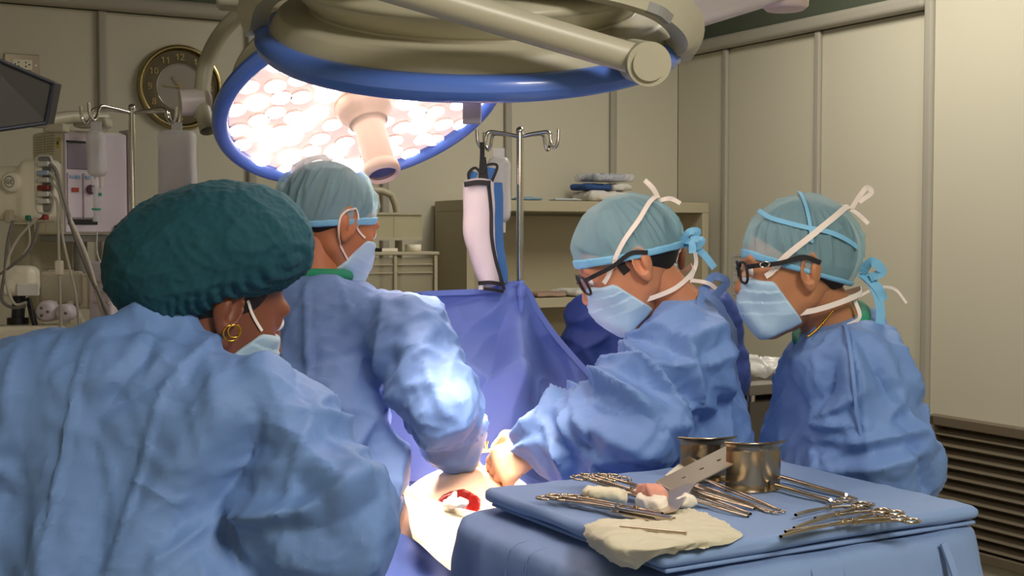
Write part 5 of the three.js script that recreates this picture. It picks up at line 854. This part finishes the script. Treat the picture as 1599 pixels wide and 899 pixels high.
{
  dripStand('chrome drip stand with crossed hooks beside the patient monitor', 206, 170, 3.6, [[-0.12, 0.03], [0.12, 0.03], [-0.07, 0.12], [0.1, -0.08]]);
  fluidBag('large clear fluid bag hanging in front of the wall clock', 276, 191, 3.6, 0.108, 0.25, 0.1);
  const b = fluidBag('small clear drip bag hanging in front of the patient monitor', 150, 190, 3.55, 0.054, 0.13, 0.15); const p = at(150, 190, 3.55), L = (px, py) => sub(at(px, py, 3.55), p);
  part('drip_chamber', [rod(L(150, 291), L(150, 300), 0.012), rod(L(150, 300), L(151, 338), 0.009, 0.008), rod(L(151, 338), L(151, 346), 0.011)], M.bag, b); part('green_ring', [rod(L(150.5, 325), L(150.5, 328), 0.0125), rod(L(156, 301), L(156, 306), 0.005)], std(0x2f9f7f, 0.5), b);
  part('drip_line', tube([L(152, 360), L(152, 395), L(160, 412), L(178, 420), L(186, 450), L(188, 490)], 0.0022, 50, 6), M.bag, b);
  dripStand('chrome drip stand with four hooks rising behind the blue sheet', 812, 206, 3.32, [[-0.1, 0.03], [0.09, 0.03], [-0.085, -0.06], [0.075, -0.07]]);
  fluidBag('clear fluid bag half hidden behind the pressure cuff', 779, 232, 3.36, 0.06, 0.17, 0.55);
}
{
  // pressure infuser: white bag in a blue sleeve with black binding
  const D = 3.26, o = at(752, 262, D), t = thing('pressure_infuser', 'blue pressure sleeve with black binding around a milky white fluid bag', 'infusion sleeve', o), L = (px, py, d = D) => sub(at(px, py, d), o);
  const mid = [[755, 285, 0.046], [755, 330, 0.048], [756, 370, 0.047], [762, 400, 0.042], [768, 425, 0.037], [771, 440, 0.032]];
  const tubeOf = (dx, k, depth, dz) => { const rows = mid.map(([x, y, r]) => { const c = add(L(x + dx, y), [0, 0, dz]), q = []; for (let i = 0; i <= 20; i++) { const a = i / 20 * 2 * PI; q.push([c[0] + r * k * cos(a), c[1], c[2] + depth * sin(a)]); } return q; }); return patch(rows, 60, 50, (x, y, z) => 0.002 * N(x * 30, y * 20, z * 30)); };
  part('fluid_bag', [tubeOf(-7, 0.86, 0.03, 0.012), sphere(0.038, ...add(L(748, 285), [0, 0, 0.012]), 1, 0.3, 0.75), sphere(0.029, ...add(L(764, 440), [0, 0, 0.012]), 1, 0.4, 0.8)], phys(0xe9dfe2, 0.35), t, 'milky white fluid bag');
  part('sleeve', tubeOf(6, 0.84, 0.028, -0.008), std(0x3f73b4, 0.75, 0, { side: THREE.DoubleSide }), t, 'blue sleeve');
  const bind = (pts, w, nrm = [0, 0, 1]) => ribbon(spline(pts, 40), Array(41).fill(nrm), w, 0.003);
  part('binding', [bind([L(725, 288, D - 0.045), L(745, 285, D - 0.05), L(766, 286, D - 0.045)], 0.013), bind([L(763, 287, D - 0.04), L(767, 330, D - 0.038), L(768, 370, D - 0.038), L(774, 405, D - 0.034), L(781, 430, D - 0.03), L(787, 452, D - 0.02)], 0.009), bind([L(747, 442, D - 0.035), L(766, 441, D - 0.04), L(785, 444, D - 0.03)], 0.01), bind([L(750, 450, D - 0.03), L(768, 452, D - 0.03), L(786, 455, D - 0.02)], 0.008)], M.black, t, 'black binding');
  part('neck_flap', [bind([L(733, 284, D - 0.02), L(732, 270, D - 0.02), L(742, 262, D - 0.02), L(752, 270, D - 0.02), L(760, 258, D - 0.02), L(776, 258, D - 0.02), L(768, 284, D - 0.02)], 0.007)], M.black, t);
  part('flap_cloth', [bind([L(736, 282, D - 0.015), L(741, 268, D - 0.015)], 0.02), bind([L(764, 282, D - 0.015), L(767, 262, D - 0.015)], 0.022)], std(0x3f73b4, 0.75), t);
  part('hang_strap', [bind([L(753, 222, D - 0.01), L(753, 245, D - 0.012), L(750, 284, D - 0.02)], 0.012), bind([L(754, 246, D - 0.012), L(758, 284, D - 0.02)], 0.016)], M.black, t);
  part('port', [rod(L(751, 444, D - 0.03), L(751, 452, D - 0.03), 0.007)], M.white, t);
}
// ---------------------------------------------------------------- anaesthesia corner
{
  const e = at(98, 284, 3.68), h = 0.3, w = 0.2, d = 0.2, y0 = e[1] - h / 2, t = thing('patient_monitor', 'cream and lavender patient monitor behind the small drip bag', 'monitor', [e[0] + (w / 2) * cos(0.785) - (d / 2) * sin(0.785), y0, e[2] - (w / 2) * sin(0.785) - (d / 2) * cos(0.785)], 0.785);
  part('casing', box(w, h, d, 0, h / 2, 0, 0.012), M.cream, t);
  part('front_panel', box(w - 0.006, h - 0.01, 0.012, 0.0, h / 2, d / 2 + 0.002, 0.005), M.lavender, t, 'pale lavender front panel');
  part('side_plate', box(0.008, h + 0.04, 0.06, w / 2 + 0.006, h / 2 - 0.01, d / 2 - 0.02, 0.003), M.lavender, t);
  part('screen', box(0.085, 0.075, 0.004, -0.047, 0.225, d / 2 + 0.009, 0.002), phys(0x8d8290, 0.15), t, 'dim grey screen'); part('screen_edge', box(0.09, 0.006, 0.006, -0.047, 0.266, d / 2 + 0.009), M.dark, t);
  for (const x of [-0.07, -0.022]) { const m = part('plug_module', box(0.044, 0.13, 0.012, x, 0.112, d / 2 + 0.008, 0.003), M.lavender, t); part('blue_key', [box(0.014, 0.009, 0.003, x - 0.009, 0.165, d / 2 + 0.015, 0.001), box(0.014, 0.009, 0.003, x + 0.009, 0.165, d / 2 + 0.015, 0.001)], std(0x8fb4d8, 0.5), m); part(x < -0.05 ? 'red_label' : 'purple_knob', x < -0.05 ? box(0.022, 0.012, 0.002, x, 0.128, d / 2 + 0.015) : T(cyl(0.014, 0.014, 0.006, 0, 0, 0, 22).rotateX(PI / 2), x, 0.13, d / 2 + 0.016), x < -0.05 ? std(0xb0452c, 0.5) : std(0x4a1f3c, 0.4), m); }
  part('lower_slot', box(0.09, 0.016, 0.006, -0.045, 0.036, d / 2 + 0.009, 0.002), M.dark, t); part('lower_knob', T(cyl(0.008, 0.008, 0.008, 0, 0, 0, 18).rotateX(PI / 2), 0.06, 0.02, d / 2 + 0.012), M.dark, t);
  for (const [z, n] of [[-0.05, 8], [0.025, 8]]) for (let i = 0; i < n; i++) part('vent_slit', box(0.003, 0.0025, 0.052, -w / 2 - 0.0005, 0.285 - i * 0.0075, z), M.creamDark, t);
  part('yellow_sticker', box(0.001, 0.03, 0.022, -w / 2 - 0.0008, 0.262, 0.075), std(0xe0cc70, 0.6), t); part('sticker_mark', box(0.001, 0.008, 0.008, -w / 2 - 0.0014, 0.262, 0.075), M.dark, t);
  part('panel_seam', box(0.002, h - 0.02, 0.003, -w / 2 - 0.0003, h / 2, -0.012), M.creamDark, t);
  part('mount_bracket', [box(0.18, 0.02, 0.16, 0.0, -0.012, 0, 0.004), rod([0, -0.02, 0], [0, -0.2, 0], 0.02)], M.grey, t);
}
{
  // plug-in module with the round badge and its leads
  const o = at(42, 302, 3.5), t = thing('lead_module', 'cream plug-in monitor module with a round badge and grey leads', 'monitor module', o, -0.25), L = (px, py, d = 3.5) => { const p = sub(at(px, py, d), o), c = cos(0.25), s = sin(0.25); return [p[0] * c - p[2] * -s * -1, p[1], p[0] * -s * -1 + p[2] * c]; };
  const V = (px, py, d = 3.5) => { const v = new V3(...sub(at(px, py, d), o)); v.applyAxisAngle(new V3(0, 1, 0), 0.25); return [v.x, v.y, v.z]; };
  part('casing', shiftBy(surface(union([rbox([-0.03, -0.0, -0.02], [0.065, 0.075, 0.05], 0.025), rbox([0.035, 0.008, -0.015], [0.04, 0.085, 0.05], 0.02)], 0.02), [-0.13, -0.12, -0.1], [0.11, 0.13, 0.07], 0.004), () => 0), M.cream, t);
  const badge = part('badge_disc', T(lathe([[0.001, 0.012], [0.022, 0.012], [0.028, 0.006], [0.029, -0.01]], 32).rotateX(PI / 2), ...V(19, 284, 3.5 - 0.033)), M.cream, t);
  const ring = torus(0.0145, 0.0014, 32, 6); const bp = add(V(19, 284, 3.5 - 0.033), [0, 0, 0.0125]); ring.translate(...bp); const mono = text('GE', 0.0125, 0.001); mono.translate(bp[0], bp[1], bp[2]);
  part('badge_ring', ring, std(0x8a8a84, 0.4), badge); part('badge_letters', mono, std(0x8a8a84, 0.4), badge);
  part('connector_panel', box(0.05, 0.15, 0.012, ...V(69, 288, 3.5 - 0.04), 0.006), std(0x8d8b84, 0.45), t); part('panel_rim', tube(circlePts(1, 24).map(([a, b]) => add(V(69, 288, 3.5 - 0.05), [0.0265 * Math.sign(a) * pow(abs(a), 0.4), 0.077 * Math.sign(b) * pow(abs(b), 0.4), 0])), 0.0035, 90, 8, true), std(0xc9c6bb, 0.4), t);
  [[256, 0xd0cfca], [270, 0x9fb1c4], [281, 0xc9c7be], [293, 0x7a2f2a], [303, 0xd5d2c6], [314, 0xd5d2c6]].forEach(([y, c]) => part('connector', box(0.034, 0.014, 0.02, ...V(69, y, 3.5 - 0.055), 0.004), std(c, 0.45), t));
  part('lower_bracket', [box(0.12, 0.03, 0.06, ...V(46, 338, 3.5), 0.004), box(0.02, 0.035, 0.02, ...V(15, 338, 3.5 - 0.03), 0.004)], M.creamDark, t); part('red_plug', box(0.03, 0.014, 0.02, ...V(66, 339, 3.5 - 0.035), 0.003), std(0x8c3028, 0.5), t); part('green_plug', box(0.016, 0.014, 0.02, ...V(46, 340, 3.5 - 0.035), 0.003), std(0x2f7a6a, 0.5), t);
  const leads = [[[[78, 256], [86, 264], [96, 300], [125, 390], [170, 495]], 0.006, M.cableDark], [[[78, 270], [88, 280], [100, 320], [135, 400], [163, 500]], 0.0055, M.cable], [[[78, 303], [88, 312], [91, 350], [92, 408]], 0.004, M.cable], [[[93, 428], [94, 470], [95, 515]], 0.0035, M.cable], [[[78, 281], [92, 300], [98, 370], [118, 460], [124, 510]], 0.0035, M.cable], [[[20, 344], [12, 380], [8, 420], [4, 470], [20, 480], [40, 478]], 0.0045, M.cableDark], [[[58, 340], [30, 370], [14, 400], [10, 440], [24, 475], [42, 472]], 0.004, M.cable], [[[60, 348], [50, 385], [22, 412], [0, 428]], 0.004, M.cableDark], [[[44, 346], [46, 380], [36, 398]], 0.003, M.cable]];
  for (const [p, r, m] of leads) part('lead', tube(p.map(([x, y]) => V(x, y, 3.42)), r, 60, 8), m, t);
  part('inline_plug', box(0.022, 0.04, 0.014, ...V(92.5, 418, 3.42), 0.005), M.cream, t);
}
{
  // anaesthesia machine below: vaporiser, breathing block, worktop
  const o = at(70, 560, 3.75), t = thing('anaesthesia_machine', 'cream anaesthesia machine with valves and worktop under the monitor', 'machine', [o[0], 0, o[2]]), L = (px, py, d = 3.75) => { const p = at(px, py, d); return [p[0] - o[0], p[1], p[2] - o[2]]; };
  const m = (name, px, py, D, w, h, d, mat, r = 0.015, ry = 0, label) => part(name, T(box(w, h, d, 0, 0, 0, r), ...L(px, py, D), 0, ry, 0), mat, t, label);
  m('cabinet', 52, 640, 3.85, 0.48, 0.5, 0.32, M.creamDark, 0.02, 0.3); part('plinth', box(0.44, 0.3, 0.3, ...[L(52, 640, 3.85)[0], 0.45, L(52, 640, 3.85)[2]], 0.02), M.creamDark, t); part('foot_frame', box(0.5, 0.26, 0.34, L(52, 640, 3.85)[0], 0.16, L(52, 640, 3.85)[2], 0.03), M.grey, t);
  m('worktop', 50, 522, 3.6, 0.17, 0.055, 0.16, M.cream, 0.02, 0.1); m('vaporiser_head', 30, 438, 3.62, 0.105, 0.085, 0.09, M.cream, 0.025, 0.15); m('vaporiser_face', 44, 452, 3.57, 0.06, 0.035, 0.01, M.white, 0.004, 0.15);
  part('vaporiser_stem', [rod(L(30, 460, 3.62), L(28, 500, 3.62), 0.018), rod(L(28, 496, 3.62), L(28, 512, 3.62), 0.03)], M.dark, t); part('black_hose', tube([L(44, 466, 3.6), L(50, 490, 3.58), L(56, 512, 3.58)], 0.008, 20), M.dark, t);
  for (const [px, py, r] of [[72, 486, 0.03], [101, 488, 0.025]]) { const v = part('valve_dome', T(lathe([[0.001, 0.02], [r * 0.7, 0.018], [r, 0.004], [r, -0.03]], 30).rotateX(PI / 2), ...L(px, py, 3.6)), M.lavender, t); for (let i = 0; i < 3; i++) part('valve_pin', T(sphere(0.0045), ...add(L(px, py, 3.6), [r * 0.4 * cos(i * 2.1), r * 0.4 * sin(i * 2.1), 0.02])), M.cableDark, v); }
  m('breathing_block', 96, 450, 3.72, 0.12, 0.1, 0.06, M.creamDark, 0.012, 0.2); m('side_box', 132, 455, 3.75, 0.07, 0.1, 0.06, M.cream, 0.01, -0.3); m('control_tower', 165, 462, 3.7, 0.075, 0.2, 0.06, M.lavender, 0.008, -0.3); m('orange_label', 173, 425, 3.655, 0.008, 0.03, 0.003, std(0xd8743c, 0.6), 0.001, -0.3);
  part('tower_slots', [0, 1, 2].map(i => T(box(0.05, 0.006, 0.004), ...L(158, 440 + i * 16, 3.66), 0, -0.3, 0)), M.creamDark, t);
  for (const [a, b] of [[[84, 470], [88, 500]], [[110, 470], [104, 505]], [[120, 486], [134, 510]]]) part('pipe', rod(L(...a, 3.66), L(...b, 3.66), 0.009), M.cream, t);
  part('upright', [rod(L(60, 540, 3.95), L(60, 380, 3.95), 0.03), box(0.2, 0.14, 0.05, ...L(70, 385, 3.95), 0.01)], M.creamDark, t);
}
{
  const c = at(34, 150, 3.3), t = thing('display_screen', 'dark flat display seen from behind at the picture edge', 'display', c), L = (px, py, d) => sub(at(px, py, d), c);
  const a = L(-40, 78, 3.18), b = L(83, 130, 3.42), q = L(71, 192, 3.42), w = L(-40, 208, 3.18), th = [0.012, 0, -0.03];
  const g = new THREE.BufferGeometry(), P = [a, b, q, w, ...[a, b, q, w].map(p => add(p, th))], F = [[0, 3, 2], [0, 2, 1], [4, 5, 6], [4, 6, 7], [0, 1, 5], [0, 5, 4], [1, 2, 6], [1, 6, 5], [2, 3, 7], [2, 7, 6], [3, 0, 4], [3, 4, 7]]; g.setAttribute('position', new THREE.Float32BufferAttribute(F.flat().flatMap(i => P[i]), 3)); g.computeVertexNormals();
  part('back_shell', g, std(0x4b4a45, 0.5), t); part('edge_trim', [tube([a, b], 0.006, 12), tube([b, q], 0.007, 12), tube([q, w], 0.006, 12)], std(0x2c3040, 0.4), t);
  part('support_arm', [tube([L(20, 180, 3.4), L(60, 190, 3.55), L(110, 183, 3.65), L(165, 184, 3.75)], 0.018, 30, 10), tube([L(165, 184, 3.75), L(172, 140, 3.8), L(172, -60, 3.8)].map((p, i) => i === 2 ? [p[0], CEIL - c[1] - 0.03, p[2]] : p), 0.02, 30, 10)].slice(0, 1), M.lampShell, t);
  part('joint_block', T(box(0.06, 0.025, 0.05, 0, 0, 0, 0.006), ...L(88, 200, 3.6)), M.lampShell, t); part('joint_block', T(box(0.1, 0.03, 0.06, 0, 0, 0, 0.01), ...L(145, 192, 3.72)), M.lampShell, t);
}
renderer.render(scene, camera);
